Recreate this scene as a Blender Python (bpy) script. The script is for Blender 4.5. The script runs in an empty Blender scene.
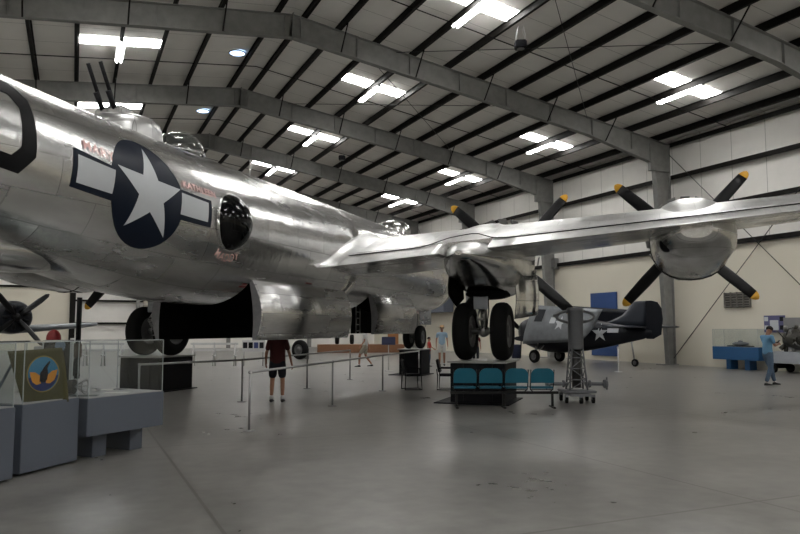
import bpy, bmesh, math, random
from math import sin, cos, tan, pi, radians, sqrt, atan2
from mathutils import Vector, Matrix, noise
random.seed(7)
S = bpy.context.scene
COL = S.collection

# ------------------------------------------------------------------ materials
def _n(nt, t, **kw):
    n = nt.nodes.new(t)
    for k, v in kw.items():
        setattr(n, k, v)
    return n

MATS = {}
def mat(name, col, rough=0.6, metal=0.0, var=0.08, scale=6.0, bump=0.0, spec=0.5, rvar=0.08, emit=None, estr=0.0,
        alpha=None, trans=0.0, detail=4):
    if name in MATS:
        return MATS[name]
    m = bpy.data.materials.new(name); m.use_nodes = True
    nt = m.node_tree; b = nt.nodes['Principled BSDF']
    tc = _n(nt, 'ShaderNodeTexCoord')
    nz = _n(nt, 'ShaderNodeTexNoise'); nz.inputs['Scale'].default_value = scale; nz.inputs['Detail'].default_value = detail
    nt.links.new(tc.outputs['Object'], nz.inputs['Vector'])
    mx = _n(nt, 'ShaderNodeMix', data_type='RGBA')
    c = list(col) + [1]
    mx.inputs[6].default_value = [max(0, x * (1 - var)) for x in c[:3]] + [1]
    mx.inputs[7].default_value = [min(1, x * (1 + var)) for x in c[:3]] + [1]
    nt.links.new(nz.outputs['Fac'], mx.inputs[0])
    nt.links.new(mx.outputs[2], b.inputs['Base Color'])
    mr = _n(nt, 'ShaderNodeMapRange')
    mr.inputs['To Min'].default_value = max(0.02, rough - rvar); mr.inputs['To Max'].default_value = min(1, rough + rvar)
    nt.links.new(nz.outputs['Fac'], mr.inputs['Value']); nt.links.new(mr.outputs[0], b.inputs['Roughness'])
    b.inputs['Metallic'].default_value = metal
    b.inputs['Specular IOR Level'].default_value = spec
    if bump:
        bp = _n(nt, 'ShaderNodeBump'); bp.inputs['Strength'].default_value = bump; bp.inputs['Distance'].default_value = 0.02
        nt.links.new(nz.outputs['Fac'], bp.inputs['Height']); nt.links.new(bp.outputs[0], b.inputs['Normal'])
    if emit:
        b.inputs['Emission Color'].default_value = list(emit) + [1]; b.inputs['Emission Strength'].default_value = estr
    if trans:
        b.inputs['Transmission Weight'].default_value = trans
    if alpha is not None:
        b.inputs['Alpha'].default_value = alpha
    MATS[name] = m
    return m

def srgb(r, g, b):
    f = lambda c: (c / 255) / 12.92 if c / 255 <= 0.04045 else ((c / 255 + 0.055) / 1.055) ** 2.4
    return (f(r), f(g), f(b))

def glass(name, tint=(0.9, 0.93, 0.95), a=0.12, rough=0.03):
    """thin pane: mostly clear, with real reflections"""
    if name in MATS: return MATS[name]
    m = bpy.data.materials.new(name); m.use_nodes = True
    nt = m.node_tree; nt.nodes.clear()
    out = _n(nt, 'ShaderNodeOutputMaterial'); tr = _n(nt, 'ShaderNodeBsdfTransparent'); gl = _n(nt, 'ShaderNodeBsdfGlossy')
    tc = _n(nt, 'ShaderNodeTexCoord'); nz = _n(nt, 'ShaderNodeTexNoise'); nz.inputs['Scale'].default_value = 3
    nt.links.new(tc.outputs['Object'], nz.inputs['Vector'])
    mr = _n(nt, 'ShaderNodeMapRange'); mr.inputs['To Min'].default_value = rough; mr.inputs['To Max'].default_value = rough + .04
    nt.links.new(nz.outputs['Fac'], mr.inputs['Value']); nt.links.new(mr.outputs[0], gl.inputs['Roughness'])
    tr.inputs['Color'].default_value = list(tint) + [1]
    lw = _n(nt, 'ShaderNodeLayerWeight'); lw.inputs['Blend'].default_value = .5
    pw = _n(nt, 'ShaderNodeMath', operation='POWER'); pw.inputs[1].default_value = 4.5; nt.links.new(lw.outputs['Facing'], pw.inputs[0])
    fr = _n(nt, 'ShaderNodeMath', operation='MULTIPLY'); fr.inputs[1].default_value = .8; nt.links.new(pw.outputs[0], fr.inputs[0])
    ad = _n(nt, 'ShaderNodeMath', operation='ADD'); ad.inputs[1].default_value = a; ad.use_clamp = True
    nt.links.new(fr.outputs[0], ad.inputs[0])
    mx = _n(nt, 'ShaderNodeMixShader')
    nt.links.new(ad.outputs[0], mx.inputs[0]); nt.links.new(tr.outputs[0], mx.inputs[1]); nt.links.new(gl.outputs[0], mx.inputs[2])
    nt.links.new(mx.outputs[0], out.inputs[0])
    MATS[name] = m
    return m

def aluminium(name, c1, c2, rough, mode='fus', bs=(1.2, 0.55), grime=0.5, zc=3.76):
    """riveted sheet metal: panels laid out along the body, patchy polish, thin seams"""
    if name in MATS: return MATS[name]
    m = bpy.data.materials.new(name); m.use_nodes = True
    nt = m.node_tree; b = nt.nodes['Principled BSDF']; L = nt.links.new
    tc = _n(nt, 'ShaderNodeTexCoord'); sp = _n(nt, 'ShaderNodeSeparateXYZ'); L(tc.outputs['Object'], sp.inputs[0])
    cb = _n(nt, 'ShaderNodeCombineXYZ')
    if mode == 'fus':
        sb = _n(nt, 'ShaderNodeMath', operation='SUBTRACT'); L(sp.outputs['Z'], sb.inputs[0]); sb.inputs[1].default_value = zc
        at = _n(nt, 'ShaderNodeMath', operation='ARCTAN2'); L(sp.outputs['X'], at.inputs[0]); L(sb.outputs[0], at.inputs[1])
        ml = _n(nt, 'ShaderNodeMath', operation='MULTIPLY'); L(at.outputs[0], ml.inputs[0]); ml.inputs[1].default_value = 1.45
        L(sp.outputs['Y'], cb.inputs[0]); L(ml.outputs[0], cb.inputs[1])
    elif mode == 'wing':
        L(sp.outputs['X'], cb.inputs[0]); L(sp.outputs['Y'], cb.inputs[1])
    else:
        L(sp.outputs['Y'], cb.inputs[0]); L(sp.outputs['Z'], cb.inputs[1])
    br = _n(nt, 'ShaderNodeTexBrick')
    br.inputs['Scale'].default_value = 1.0
    br.inputs['Brick Width'].default_value = bs[0]; br.inputs['Row Height'].default_value = bs[1]
    br.inputs['Mortar Size'].default_value = 0.006; br.inputs['Mortar Smooth'].default_value = 0.3
    br.inputs['Color1'].default_value = (0.25, 0.25, 0.25, 1); br.inputs['Color2'].default_value = (0.75, 0.75, 0.75, 1)
    br.inputs['Mortar'].default_value = (0.4, 0.4, 0.4, 1)
    L(cb.outputs[0], br.inputs['Vector'])
    st = _n(nt, 'ShaderNodeMapping'); st.inputs['Scale'].default_value = (1.0, 0.28, 1.6)
    L(tc.outputs['Object'], st.inputs[0])
    nz = _n(nt, 'ShaderNodeTexNoise'); nz.inputs['Scale'].default_value = 2.2; nz.inputs['Detail'].default_value = 7
    nz.inputs['Roughness'].default_value = 0.62; L(st.outputs[0], nz.inputs['Vector'])
    # value = panel tone * 0.35 + noise
    ad = _n(nt, 'ShaderNodeMix', data_type='FLOAT'); ad.inputs[0].default_value = 0.62
    L(br.outputs['Color'], ad.inputs[2]); L(nz.outputs['Fac'], ad.inputs[3])
    rm = _n(nt, 'ShaderNodeMapRange'); rm.inputs['From Min'].default_value = 0.28; rm.inputs['From Max'].default_value = 0.68
    L(ad.outputs[0], rm.inputs['Value'])
    mx = _n(nt, 'ShaderNodeMix', data_type='RGBA')
    mx.inputs[6].default_value = list(c1) + [1]; mx.inputs[7].default_value = list(c2) + [1]
    L(rm.outputs[0], mx.inputs[0])
    # dark seams
    sm = _n(nt, 'ShaderNodeMix', data_type='RGBA'); sm.inputs[7].default_value = (0.12, 0.12, 0.12, 1)
    sf = _n(nt, 'ShaderNodeMath', operation='MULTIPLY'); sf.inputs[1].default_value = grime
    L(br.outputs['Fac'], sf.inputs[0]); L(sf.outputs[0], sm.inputs[0]); L(mx.outputs[2], sm.inputs[6])
    L(sm.outputs[2], b.inputs['Base Color'])
    b.inputs['Metallic'].default_value = 1.0
    r2 = _n(nt, 'ShaderNodeMapRange'); r2.inputs['To Min'].default_value = rough + 0.10; r2.inputs['To Max'].default_value = max(.05, rough - 0.07)
    L(rm.outputs[0], r2.inputs['Value']); L(r2.outputs[0], b.inputs['Roughness'])
    # gentle oil-canning of the sheets and the seams
    n2 = _n(nt, 'ShaderNodeTexNoise'); n2.inputs['Scale'].default_value = 2.6; n2.inputs['Detail'].default_value = 3
    L(tc.outputs['Object'], n2.inputs['Vector'])
    b1 = _n(nt, 'ShaderNodeBump'); b1.inputs['Strength'].default_value = 0.35; b1.inputs['Distance'].default_value = 0.03
    L(n2.outputs['Fac'], b1.inputs['Height'])
    b2 = _n(nt, 'ShaderNodeBump'); b2.inputs['Strength'].default_value = 0.3; b2.inputs['Distance'].default_value = 0.004; b2.invert = True
    L(br.outputs['Fac'], b2.inputs['Height']); L(b1.outputs[0], b2.inputs['Normal']); L(b2.outputs[0], b.inputs['Normal'])
    MATS[name] = m
    return m

# ------------------------------------------------------------------ mesh builder
class MB:
    def __init__(s): s.v = []; s.f = []; s.mi = []; s.sm = []
    def add(s, vs, fs, mi=0, sm=False):
        o = len(s.v); s.v += [tuple(p) for p in vs]
        for f in fs: s.f.append([i + o for i in f]); s.mi.append(mi); s.sm.append(sm)
        return s
    def box(s, c, d, rot=None, mi=0, bev=0.0):
        hx, hy, hz = d[0] / 2, d[1] / 2, d[2] / 2
        if bev:
            bm = bmesh.new(); bmesh.ops.create_cube(bm, size=1)
            for v in bm.verts: v.co = Vector((v.co.x * d[0], v.co.y * d[1], v.co.z * d[2]))
            bmesh.ops.bevel(bm, geom=bm.edges[:], offset=bev, segments=2, affect='EDGES')
            vs = [v.co.copy() for v in bm.verts]; bm.verts.index_update(); fs = [[v.index for v in f.verts] for f in bm.faces]; bm.free()
        else:
            vs = [Vector((x * hx, y * hy, z * hz)) for x in (-1, 1) for y in (-1, 1) for z in (-1, 1)]
            fs = [(0, 1, 3, 2), (4, 6, 7, 5), (0, 4, 5, 1), (2, 3, 7, 6), (0, 2, 6, 4), (1, 5, 7, 3)]
        if rot is not None:
            if not isinstance(rot, Matrix): rot = Matrix.Rotation(rot, 3, 'Z')
            vs = [rot @ p for p in vs]
        c = Vector(c)
        return s.add([p + c for p in vs], fs, mi)
    def loft(s, rings, cap=True, mi=0, sm=True, closed=True):
        n = len(rings[0]); vs = [p for r in rings for p in r]; fs = []
        m = n if closed else n - 1
        for i in range(len(rings) - 1):
            for j in range(m):
                k = (j + 1) % n
                fs.append((i * n + j, i * n + k, (i + 1) * n + k, (i + 1) * n + j))
        s.add(vs, fs, mi, sm)
        if cap and closed:
            o = len(s.v) - len(vs)
            s.f.append([o + j for j in range(n)][::-1]); s.mi.append(mi); s.sm.append(False)
            s.f.append([o + (len(rings) - 1) * n + j for j in range(n)]); s.mi.append(mi); s.sm.append(False)
        return s
    def tube(s, pts, r, n=10, mi=0, cap=True):
        pts = [Vector(p) for p in pts]; rs = r if isinstance(r, (list, tuple)) else [r] * len(pts)
        rings = []; up = None
        for i, p in enumerate(pts):
            a = pts[max(0, i - 1)]; b = pts[min(len(pts) - 1, i + 1)]; d = (b - a)
            if d.length < 1e-9: d = Vector((0, 0, 1))
            d.normalize()
            if up is None: up = Vector((0, 0, 1)) if abs(d.z) < 0.9 else Vector((1, 0, 0))
            x = d.cross(up).normalized(); y = x.cross(d).normalized(); up = y
            rings.append([p + (x * cos(2 * pi * k / n) + y * sin(2 * pi * k / n)) * rs[i] for k in range(n)])
        return s.loft(rings, cap, mi)
    def lathe(s, prof, c=(0, 0, 0), axis='Z', n=24, mi=0, cap=False):
        """prof: (radius, along)"""
        c = Vector(c); rings = []
        for r, h in prof:
            ring = []
            for k in range(n):
                a = 2 * pi * k / n
                if axis == 'Z': q = Vector((r * cos(a), r * sin(a), h))
                elif axis == 'Y': q = Vector((r * cos(a), h, r * sin(a)))
                else: q = Vector((h, r * cos(a), r * sin(a)))
                ring.append(c + q)
            rings.append(ring)
        return s.loft(rings, cap, mi)
    def ball(s, c, r, n=16, m=10, mi=0):
        r = (r, r, r) if not isinstance(r, (tuple, list)) else r
        rings = []
        for i in range(m + 1):
            a = -pi / 2 + pi * i / m; a = max(-pi / 2 + .01, min(pi / 2 - .01, a))
            rings.append([(c[0] + r[0] * cos(a) * cos(2 * pi * k / n), c[1] + r[1] * cos(a) * sin(2 * pi * k / n), c[2] + r[2] * sin(a)) for k in range(n)])
        return s.loft(rings, True, mi)
    def build(s, name, mats, parent=None):
        me = bpy.data.meshes.new(name); me.from_pydata(s.v, [], s.f); me.validate()
        if not isinstance(mats, (list, tuple)): mats = [mats]
        for m in mats: me.materials.append(m)
        if len(me.polygons) == len(s.f):
            for p, i, q in zip(me.polygons, s.mi, s.sm): p.material_index = i; p.use_smooth = q
        bm = bmesh.new(); bm.from_mesh(me); bmesh.ops.recalc_face_normals(bm, faces=bm.faces); bm.to_mesh(me); bm.free()
        o = bpy.data.objects.new(name, me); COL.objects.link(o)
        if parent: o.parent = parent
        return o

def tag(o, label=None, cat=None, group=None, kind=None):
    if label: o['label'] = label
    if cat: o['category'] = cat
    if group: o['group'] = group
    if kind: o['kind'] = kind
    return o
def thing(name, label, cat, loc=(0, 0, 0), rz=0.0, group=None):
    o = bpy.data.objects.new(name, None); COL.objects.link(o); o.empty_display_size = .2
    o.location = loc; o.rotation_euler = (0, 0, rz)
    return tag(o, label, cat, group)
def struct(name, mb, m, parent=None):
    o = mb.build(name, m, parent)
    if not parent: o['kind'] = 'structure'
    return o
def copy_tree(o, parent=None):
    c = o.copy(); COL.objects.link(c); c.parent = parent
    for ch in [k for k in bpy.data.objects if k.parent == o]:
        copy_tree(ch, c)
    return c

# ------------------------------------------------------------------ camera and places
F = 720.0; H = 1.8; YAW = radians(24.3); PIT = math.atan(61 / F)
cam = bpy.data.cameras.new('camera'); co = bpy.data.objects.new('camera', cam); COL.objects.link(co)
cam.sensor_width = 36; cam.lens = F / 800 * 36; cam.clip_end = 500
co.location = (0, 0, H); co.rotation_euler = (pi / 2 + PIT, 0, -YAW)
S.camera = co
RX = Vector((cos(YAW), -sin(YAW), 0)); FY = Vector((sin(YAW), cos(YAW), 0))
def R(r, d, z=0.0): return RX * r + FY * d + Vector((0, 0, z))     # right, ahead, height
def ray(px, py):
    x = (px - 400) / F; y = (267 - py) / F
    return RX * x + FY * (cos(PIT) - y * sin(PIT)) + Vector((0, 0, sin(PIT) + y * cos(PIT)))
def G(px, py, z=0.0):
    v = ray(px, py); k = (z - H) / v.z; return Vector((0, 0, H)) + v * k
def D(px, py, d):
    v = ray(px, py); return Vector((0, 0, H)) + v * (d / (v.dot(FY)))

# ------------------------------------------------------------------ the hangar
XR = 27.3; XL = -12.3; Y0 = -20.0; Y1 = 66.4; XM = 7.5; ZE = 11.25; ZR = 14.5
SL = (ZR - ZE) / (XR - XM)
SLL = .10
def roof(x): return ZR - (SL if x > XM else SLL) * abs(x - XM)
FR = [27.0 + 9.7 * k - (.5 if k == -1 else 0) for k in range(-5, 5)]
def floor_mat():
    m = bpy.data.materials.new('polished_concrete'); m.use_nodes = True
    nt = m.node_tree; b = nt.nodes['Principled BSDF']; L = nt.links.new
    tc = _n(nt, 'ShaderNodeTexCoord')
    n1 = _n(nt, 'ShaderNodeTexNoise'); n1.inputs['Scale'].default_value = 0.5; n1.inputs['Detail'].default_value = 5; n1.inputs['Roughness'].default_value = .5
    n2 = _n(nt, 'ShaderNodeTexNoise'); n2.inputs['Scale'].default_value = 4; n2.inputs['Detail'].default_value = 6
    for n in (n1, n2): L(tc.outputs['Object'], n.inputs['Vector'])
    rot = _n(nt, 'ShaderNodeMapping'); rot.inputs['Rotation'].default_value = (0, 0, 0); rot.inputs['Location'].default_value = (-1.27, -5.47, 0); L(tc.outputs['Object'], rot.inputs[0])
    br = _n(nt, 'ShaderNodeTexBrick'); br.offset = 0; br.inputs['Scale'].default_value = 1
    br.inputs['Brick Width'].default_value = 5.3; br.inputs['Row Height'].default_value = 6.2; br.inputs['Mortar Size'].default_value = 0.022
    br.inputs['Mortar Smooth'].default_value = 0.4
    L(rot.outputs[0], br.inputs['Vector'])
    a = _n(nt, 'ShaderNodeMix', data_type='FLOAT'); a.inputs[0].default_value = .45; L(n1.outputs['Fac'], a.inputs[2]); L(n2.outputs['Fac'], a.inputs[3])
    cr = _n(nt, 'ShaderNodeValToRGB'); e = cr.color_ramp.elements
    e[0].position = .3; e[0].color = (.085, .083, .077, 1); e[1].position = .68; e[1].color = (.205, .200, .187, 1)
    L(a.outputs[0], cr.inputs[0])
    mx = _n(nt, 'ShaderNodeMix', data_type='RGBA'); mx.inputs[7].default_value = (.06, .055, .045, 1)
    sf = _n(nt, 'ShaderNodeMath', operation='MULTIPLY'); sf.inputs[1].default_value = .8
    L(br.outputs['Fac'], sf.inputs[0]); L(sf.outputs[0], mx.inputs[0]); L(cr.outputs[0], mx.inputs[6]); L(mx.outputs[2], b.inputs['Base Color'])
    mr = _n(nt, 'ShaderNodeMapRange'); mr.inputs['From Min'].default_value = .3; mr.inputs['From Max'].default_value = .7
    mr.inputs['To Min'].default_value = .27; mr.inputs['To Max'].default_value = .31
    L(a.outputs[0], mr.inputs['Value']); L(mr.outputs[0], b.inputs['Roughness'])
    b.inputs['Specular IOR Level'].default_value = .5
    return m
def insul_mat():
    """white faced insulation with seams across the sheets"""
    m = bpy.data.materials.new('white_insulation'); m.use_nodes = True
    nt = m.node_tree; b = nt.nodes['Principled BSDF']; L = nt.links.new
    tc = _n(nt, 'ShaderNodeTexCoord')
    n1 = _n(nt, 'ShaderNodeTexNoise'); n1.inputs['Scale'].default_value = 1.3; n1.inputs['Detail'].default_value = 4
    L(tc.outputs['Object'], n1.inputs['Vector'])
    sp = _n(nt, 'ShaderNodeSeparateXYZ'); L(tc.outputs['Object'], sp.inputs[0])
    w = _n(nt, 'ShaderNodeMath', operation='PINGPONG'); w.inputs[1].default_value = .9; L(sp.outputs['Y'], w.inputs[0])
    lt = _n(nt, 'ShaderNodeMath', operation='LESS_THAN'); lt.inputs[1].default_value = .012; L(w.outputs[0], lt.inputs[0])
    cr = _n(nt, 'ShaderNodeMix', data_type='RGBA'); cr.inputs[6].default_value = (.70, .685, .645, 1); cr.inputs[7].default_value = (.82, .80, .76, 1)
    L(n1.outputs['Fac'], cr.inputs[0])
    mx = _n(nt, 'ShaderNodeMix', data_type='RGBA'); mx.inputs[7].default_value = (.30, .29, .27, 1)
    L(lt.outputs[0], mx.inputs[0]); L(cr.outputs[2], mx.inputs[6]); L(mx.outputs[2], b.inputs['Base Color'])
    b.inputs['Roughness'].default_value = .7
    bp = _n(nt, 'ShaderNodeBump'); bp.inputs['Strength'].default_value = .25; bp.inputs['Distance'].default_value = .05
    L(n1.outputs['Fac'], bp.inputs['Height']); L(bp.outputs[0], b.inputs['Normal'])
    return m
M_floor = floor_mat(); M_ins = insul_mat()
M_liner = mat('cream_wall_liner', (.66, .62, .52), .55, var=.04, scale=.8)
M_steel = mat('grey_primed_steel', (.20, .20, .19), .65, var=.3, scale=3.5, metal=.0)
M_dark = mat('dark_steel_purlin', (.010, .009, .008), .6, var=.3, spec=.12)
M_rod = mat('dark_rod', (.02, .02, .02), .5, spec=.2)
M_sky = mat('skylight_panel', (.8, .8, .8), .5, emit=(1, .985, .96), estr=32)
M_tube = mat('fluorescent_tube', (.9, .9, .9), .4, emit=(1, .99, .97), estr=48)
M_white = mat('white_enamel', (.6, .6, .6), .5)

fl = MB().box(((XL + XR) / 2, (Y0 + Y1) / 2, -.15), (XR - XL + 1, Y1 - Y0 + 1, .3)); struct('floor', fl, M_floor)
# roof sheets (one ceiling object: two slopes)
c = MB()
for a, bx_ in ((XL - .3, XM), (XM, XR + .3)):
    za, zb = roof(a) + .02, roof(bx_) + .02
    c.add([(a, Y0 - .3, za), (bx_, Y0 - .3, zb), (bx_, Y1 + .3, zb), (a, Y1 + .3, za), (a, Y0 - .3, za + .2), (bx_, Y0 - .3, zb + .2), (bx_, Y1 + .3, zb + .2), (a, Y1 + .3, za + .2)],
          [(0, 1, 2, 3), (4, 7, 6, 5), (0, 4, 5, 1), (2, 6, 7, 3), (1, 5, 6, 2), (0, 3, 7, 4)])
struct('ceiling', c, M_ins)
LZ = 5.55
def side_wall(name, x, sg):
    w = MB(); w.box((x + sg * .15, (Y0 + Y1) / 2, (roof(x) + .1) / 2), (.3, Y1 - Y0 + .6, roof(x) + .1)); struct(name, w, M_ins)
side_wall('wall_right', XR, 1); side_wall('wall_left', XL, -1)
def end_wall(name, y, sg):
    w = MB(); pr = [(XL - .3, 0), (XR + .3, 0), (XR + .3, roof(XR)), (XM, ZR + .1), (XL - .3, roof(XL))]
    n = 5; w.add([(a, y, b) for a, b in pr] + [(a, y + sg * .3, b) for a, b in pr], [list(range(5)), list(range(9, 4, -1))] + [[i, (i + 1) % 5, 5 + (i + 1) % 5, 5 + i] for i in range(5)])
    struct(name, w, M_ins)
end_wall('wall_far', Y1, 1); end_wall('wall_back', Y0, -1)
# cream liner on the lower walls
t = MB().box((XR - .06, (Y0 + Y1) / 2, LZ / 2), (.12, Y1 - Y0, LZ)); struct('trim_1', t, M_liner)
t = MB().box((XL + .06, (Y0 + Y1) / 2, LZ / 2), (.12, Y1 - Y0, LZ)); struct('trim_2', t, M_liner)
t = MB().box((-6.05, Y1 - .08, 2.55), (11.5, .16, 5.1)); struct('trim_3', t, M_liner)
t = MB().box((XM, Y0 + .08, LZ / 2), (XR - XL, .16, LZ)); struct('trim_4', t, M_liner)

# frames
def frame(y):
    f = MB(); fw = .28; th = .03
    def ibeam(p, q, dp, dq, n):     # p,q outer line points (x,z); n = inward normal (x,z); dp,dq depth
        p, q, n = Vector(p), Vector(q), Vector(n)
        a, b = p, q; c_, d_ = q + n * dq, p + n * dp
        def slab(u, v, w):          # flange along u-v
            t_ = n * (th if w > 0 else -th)
            pts = [u, v, v + t_, u + t_]
            vs = [(k.x, y - fw / 2, k.y) for k in pts] + [(k.x, y + fw / 2, k.y) for k in pts]
            f.add(vs, [(0, 1, 2, 3), (7, 6, 5, 4), (0, 4, 5, 1), (1, 5, 6, 2), (2, 6, 7, 3), (3, 7, 4, 0)])
        slab(a, b, 1); slab(d_, c_, -1)
        vs = [(k.x, y - .02, k.y) for k in (a, b, c_, d_)] + [(k.x, y + .02, k.y) for k in (a, b, c_, d_)]
        f.add(vs, [(0, 1, 2, 3), (7, 6, 5, 4), (0, 4, 5, 1), (1, 5, 6, 2), (2, 6, 7, 3), (3, 7, 4, 0)])
    DROP = .30
    for sg, xe in ((1, XR - .28), (-1, XL + .28)):
        ze = roof(xe) - DROP
        ibeam((xe, 0), (xe, ze), .45, 1.05, (-sg, 0))
        nn = Vector((-sg * (SL if sg > 0 else SLL), -1)).normalized()
        knee = Vector((xe - sg * .0, ze)); xk = xe - sg * 5.0
        ibeam((knee.x, knee.y), (xk, roof(xk) - DROP), 1.25, .85, nn)
        ibeam((xk, roof(xk) - DROP), (XM, roof(XM) - DROP), .85, .95, nn)
        for k in range(1, 9):      # web stiffeners
            x = xe - sg * k * 2.4; z = roof(x) - DROP
            f.box((x, y, z - .42), (.02, fw * .9, .84))
    f.box((XM, y, roof(XM) - DROP - .48), (.05, fw + .06, 1.06))
    for sg, xe in ((1, XR - .28), (-1, XL + .28)):
        f.box((xe - sg * .45, y, .02), (1.0, .5, .04))
        f.box((xe - sg * .62, y, roof(xe) - DROP - .72), (1.24, fw - .02, 1.36))
    return f
fi = 0
M_steel2 = M_steel
for k, y in enumerate(FR):
    if y < 3 or y > 58: continue
    fi += 1
    o = frame(y).build('roof_frame', M_steel); tag(o, kind='structure'); o.name = 'trim_%d' % (10 + fi)
# purlins
PX = [.55] + [2.0 + 1.68 * k for k in range(11)]
PXL = [.55] + [2.74 + 1.68 * k for k in range(10)]
k = 30
for sg in (1, -1):
    for d in (PX if sg > 0 else PXL):
        x = XM + sg * d
        if not (XL + .1 < x < XR - .1): continue
        z = roof(x)
        p = MB(); p.box((x, (Y0 + Y1) / 2, z - .15), (.05, Y1 - Y0, .30)); p.box((x - .04, (Y0 + Y1) / 2, z - .29), (.12, Y1 - Y0, .02)); p.box((x, (Y0 + Y1) / 2, z - .01), (.16, Y1 - Y0, .02))
        struct('trim_%d' % k, p, M_dark); k += 1
# girts on the walls
for z in (5.72, 7.55, 9.35, 11.0):
    for x, sg in ((XR, -1), (XL, 1)):
        g = MB().box((x + sg * .14, (Y0 + Y1) / 2, z), (.28, Y1 - Y0, .05)).box((x + sg * .27, (Y0 + Y1) / 2, z - .05), (.03, Y1 - Y0, .22))
        struct('trim_%d' % k, g, M_dark); k += 1
for z in (2.2, 4.1, 5.2, 7.3, 9.2, 11.0):
    x0 = XL if z > 5 else -.3
    w = XR - x0
    g = MB().box((x0 + w / 2, Y1 - .12, z), (w, .24, .05)).box((x0 + w / 2, Y1 - .25, z), (w, .03, .16))
    struct('trim_%d' % k, g, M_dark); k += 1
g = MB().box((-.15, Y1 - .35, 5.6), (.45, .45, 11.2)); struct('trim_%d' % k, g, M_dark); k += 1
for x in (5.0, 12.8, 20.4):
    g = MB().box((x, Y1 - .3, 6), (.3, .35, 12)); struct('trim_%d' % k, g, M_steel); k += 1
# flange braces, sag rods, wind bracing
for fy in FR:
    if fy < 3 or fy > 60: continue
    br_ = MB()
    for sg in (1, -1):
        for d in (PX if sg > 0 else PXL)[1::2]:
            x = XM + sg * d
            if XL + 1.5 < x < XR - 1.5: br_.tube([(x, fy - .95, roof(x) - .3), (x, fy - .16, roof(x) - 1.22)], .03, 6)
    o = struct('trim_%d' % k, br_, M_dark); k += 1
for i_ in range(3, len(FR) - 1):
    y = (FR[i_] + FR[i_ + 1]) / 2 + 1.5
    br_ = MB(); br_.tube([(XL, y, roof(XL) - .24), (XM, y, ZR - .24), (XR, y, roof(XR) - .24)], .022, 6); struct('trim_%d' % k, br_, M_dark); k += 1
for i_, (xa, xb) in ((4, (12, 22)), (4, (22, 12)), (5, (10, 20)), (5, (20, 10)), (3, (16, 26)), (3, (26, 16))):
    br_ = MB(); br_.tube([(xa, FR[i_], roof(xa) - .36), (xb, FR[i_ + 1], roof(xb) - .36)], .014, 6); struct('trim_%d' % k, br_, M_rod); k += 1
for ya, yb in ((FR[5], FR[4]), (FR[4], FR[5]), (FR[7], FR[8]), (FR[8], FR[7])):
    br_ = MB(); br_.tube([(XR - .33, ya, 10.6), (XR - .33, yb, .3)], .018, 6); struct('trim_%d' % k, br_, M_rod); k += 1
# skylights and strip lights: in every bay, four across
bays = [(FR[i] + FR[i + 1]) / 2 for i in range(len(FR) - 1)]
LX = [XM + 15.44, XM + 5.36, XM - 6.1, XM - 16.18]
nx = ['nearest the ridge on the right slope', 'near the right wall', 'on the left slope near the ridge', 'near the left wall']
w = 1
for y in bays:
    for x in LX:
        sk = MB()
        for dx in (-.85, .85):
            a, b = x + dx - .76, x + dx + .76
            sk.add([(a, y - .45, roof(a) - .004), (b, y - .45, roof(b) - .004), (b, y + .45, roof(b) - .004), (a, y + .45, roof(a) - .004),
                    (a, y - .45, roof(a) + .01), (b, y - .45, roof(b) + .01), (b, y + .45, roof(b) + .01), (a, y + .45, roof(a) + .01)],
                   [(0, 1, 2, 3), (4, 7, 6, 5), (0, 4, 5, 1), (1, 5, 6, 2), (2, 6, 7, 3), (3, 7, 4, 0)])
        o = struct('window_%d' % w, sk, M_sky); w += 1
proto = None
for bi, y in enumerate(bays):
    if bi < 3: rng = LX
    for xi, x in enumerate(LX):
        z = roof(x) - .40
        if proto is None:
            proto = thing('strip_light', 'x', 'ceiling light', group='fluorescent strip lights under the roof')
            h = MB().box((0, 0, .09), (.16, 2.5, .08)).box((0, 0, .05), (.34, 2.5, .012)).build('housing', M_white, proto)
            for dx in (-.09, .09): MB().tube([(dx, -1.2, 0), (dx, 1.2, 0)], .026, 8).build('tube', M_tube, proto)
            for dy in (-.9, .9): MB().tube([(0, dy, .12), (0, dy, .26)], .008, 6).build('hanger', M_rod, proto)
            o = proto
        else: o = copy_tree(proto)
        o.location = (x, y + .25, z)
        side = ['by the right wall', 'on the right slope', 'on the left slope', 'by the left wall'][xi]
        o['label'] = 'white strip light %s, %s' % (side, ['farthest behind the camera', 'second row behind the camera', 'above the camera', 'just ahead of the camera', 'in the nearest roof bay in view', 'in the second roof bay in view', 'in the third roof bay in view', 'in the fourth roof bay in view', 'in the last roof bay'][bi])
# ------------------------------------------------------------------ the big silver bomber
TH = radians(19.19); TC = 8.763; SC = 29.718; ZC = 3.76; LIFT = 1.0
_o = R(-TC * cos(TH) + SC * sin(TH), SC * cos(TH) + TC * sin(TH))
HEAD = YAW + TH
bomber = thing('bomber_aircraft', 'huge polished silver four-engined bomber with star insignia, standing on black stands', 'aircraft', _o, -HEAD)
A_fus = aluminium('polished_fuselage_skin', (.48, .48, .475), (.80, .80, .79), .23, 'fus', (1.3, .62), .6, ZC)
A_up = aluminium('satin_wing_top_skin', (.48, .48, .47), (.70, .70, .69), .38, 'wing', (1.5, .8), .3)
A_lo = aluminium('polished_wing_underside_skin', (.38, .38, .38), (.70, .70, .69), .22, 'wing', (1.1, .5), .5)
A_tur = aluminium('turret_skin', (.38, .38, .375), (.58, .58, .57), .34, 'wing', (.5, .3), .6)
A_nac = aluminium('polished_nacelle_skin', (.42, .42, .41), (.72, .72, .71), .2, 'side', (.9, .5), .5)
A_door = aluminium('worn_door_skin', (.30, .30, .30), (.62, .62, .61), .27, 'side', (1.6, .42), .6)
M_black = mat('matt_black_paint', (.006, .006, .007), .5, spec=.15)
M_prop = mat('propeller_black', (.007, .007, .008), .35, var=.3, spec=.22)
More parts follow.
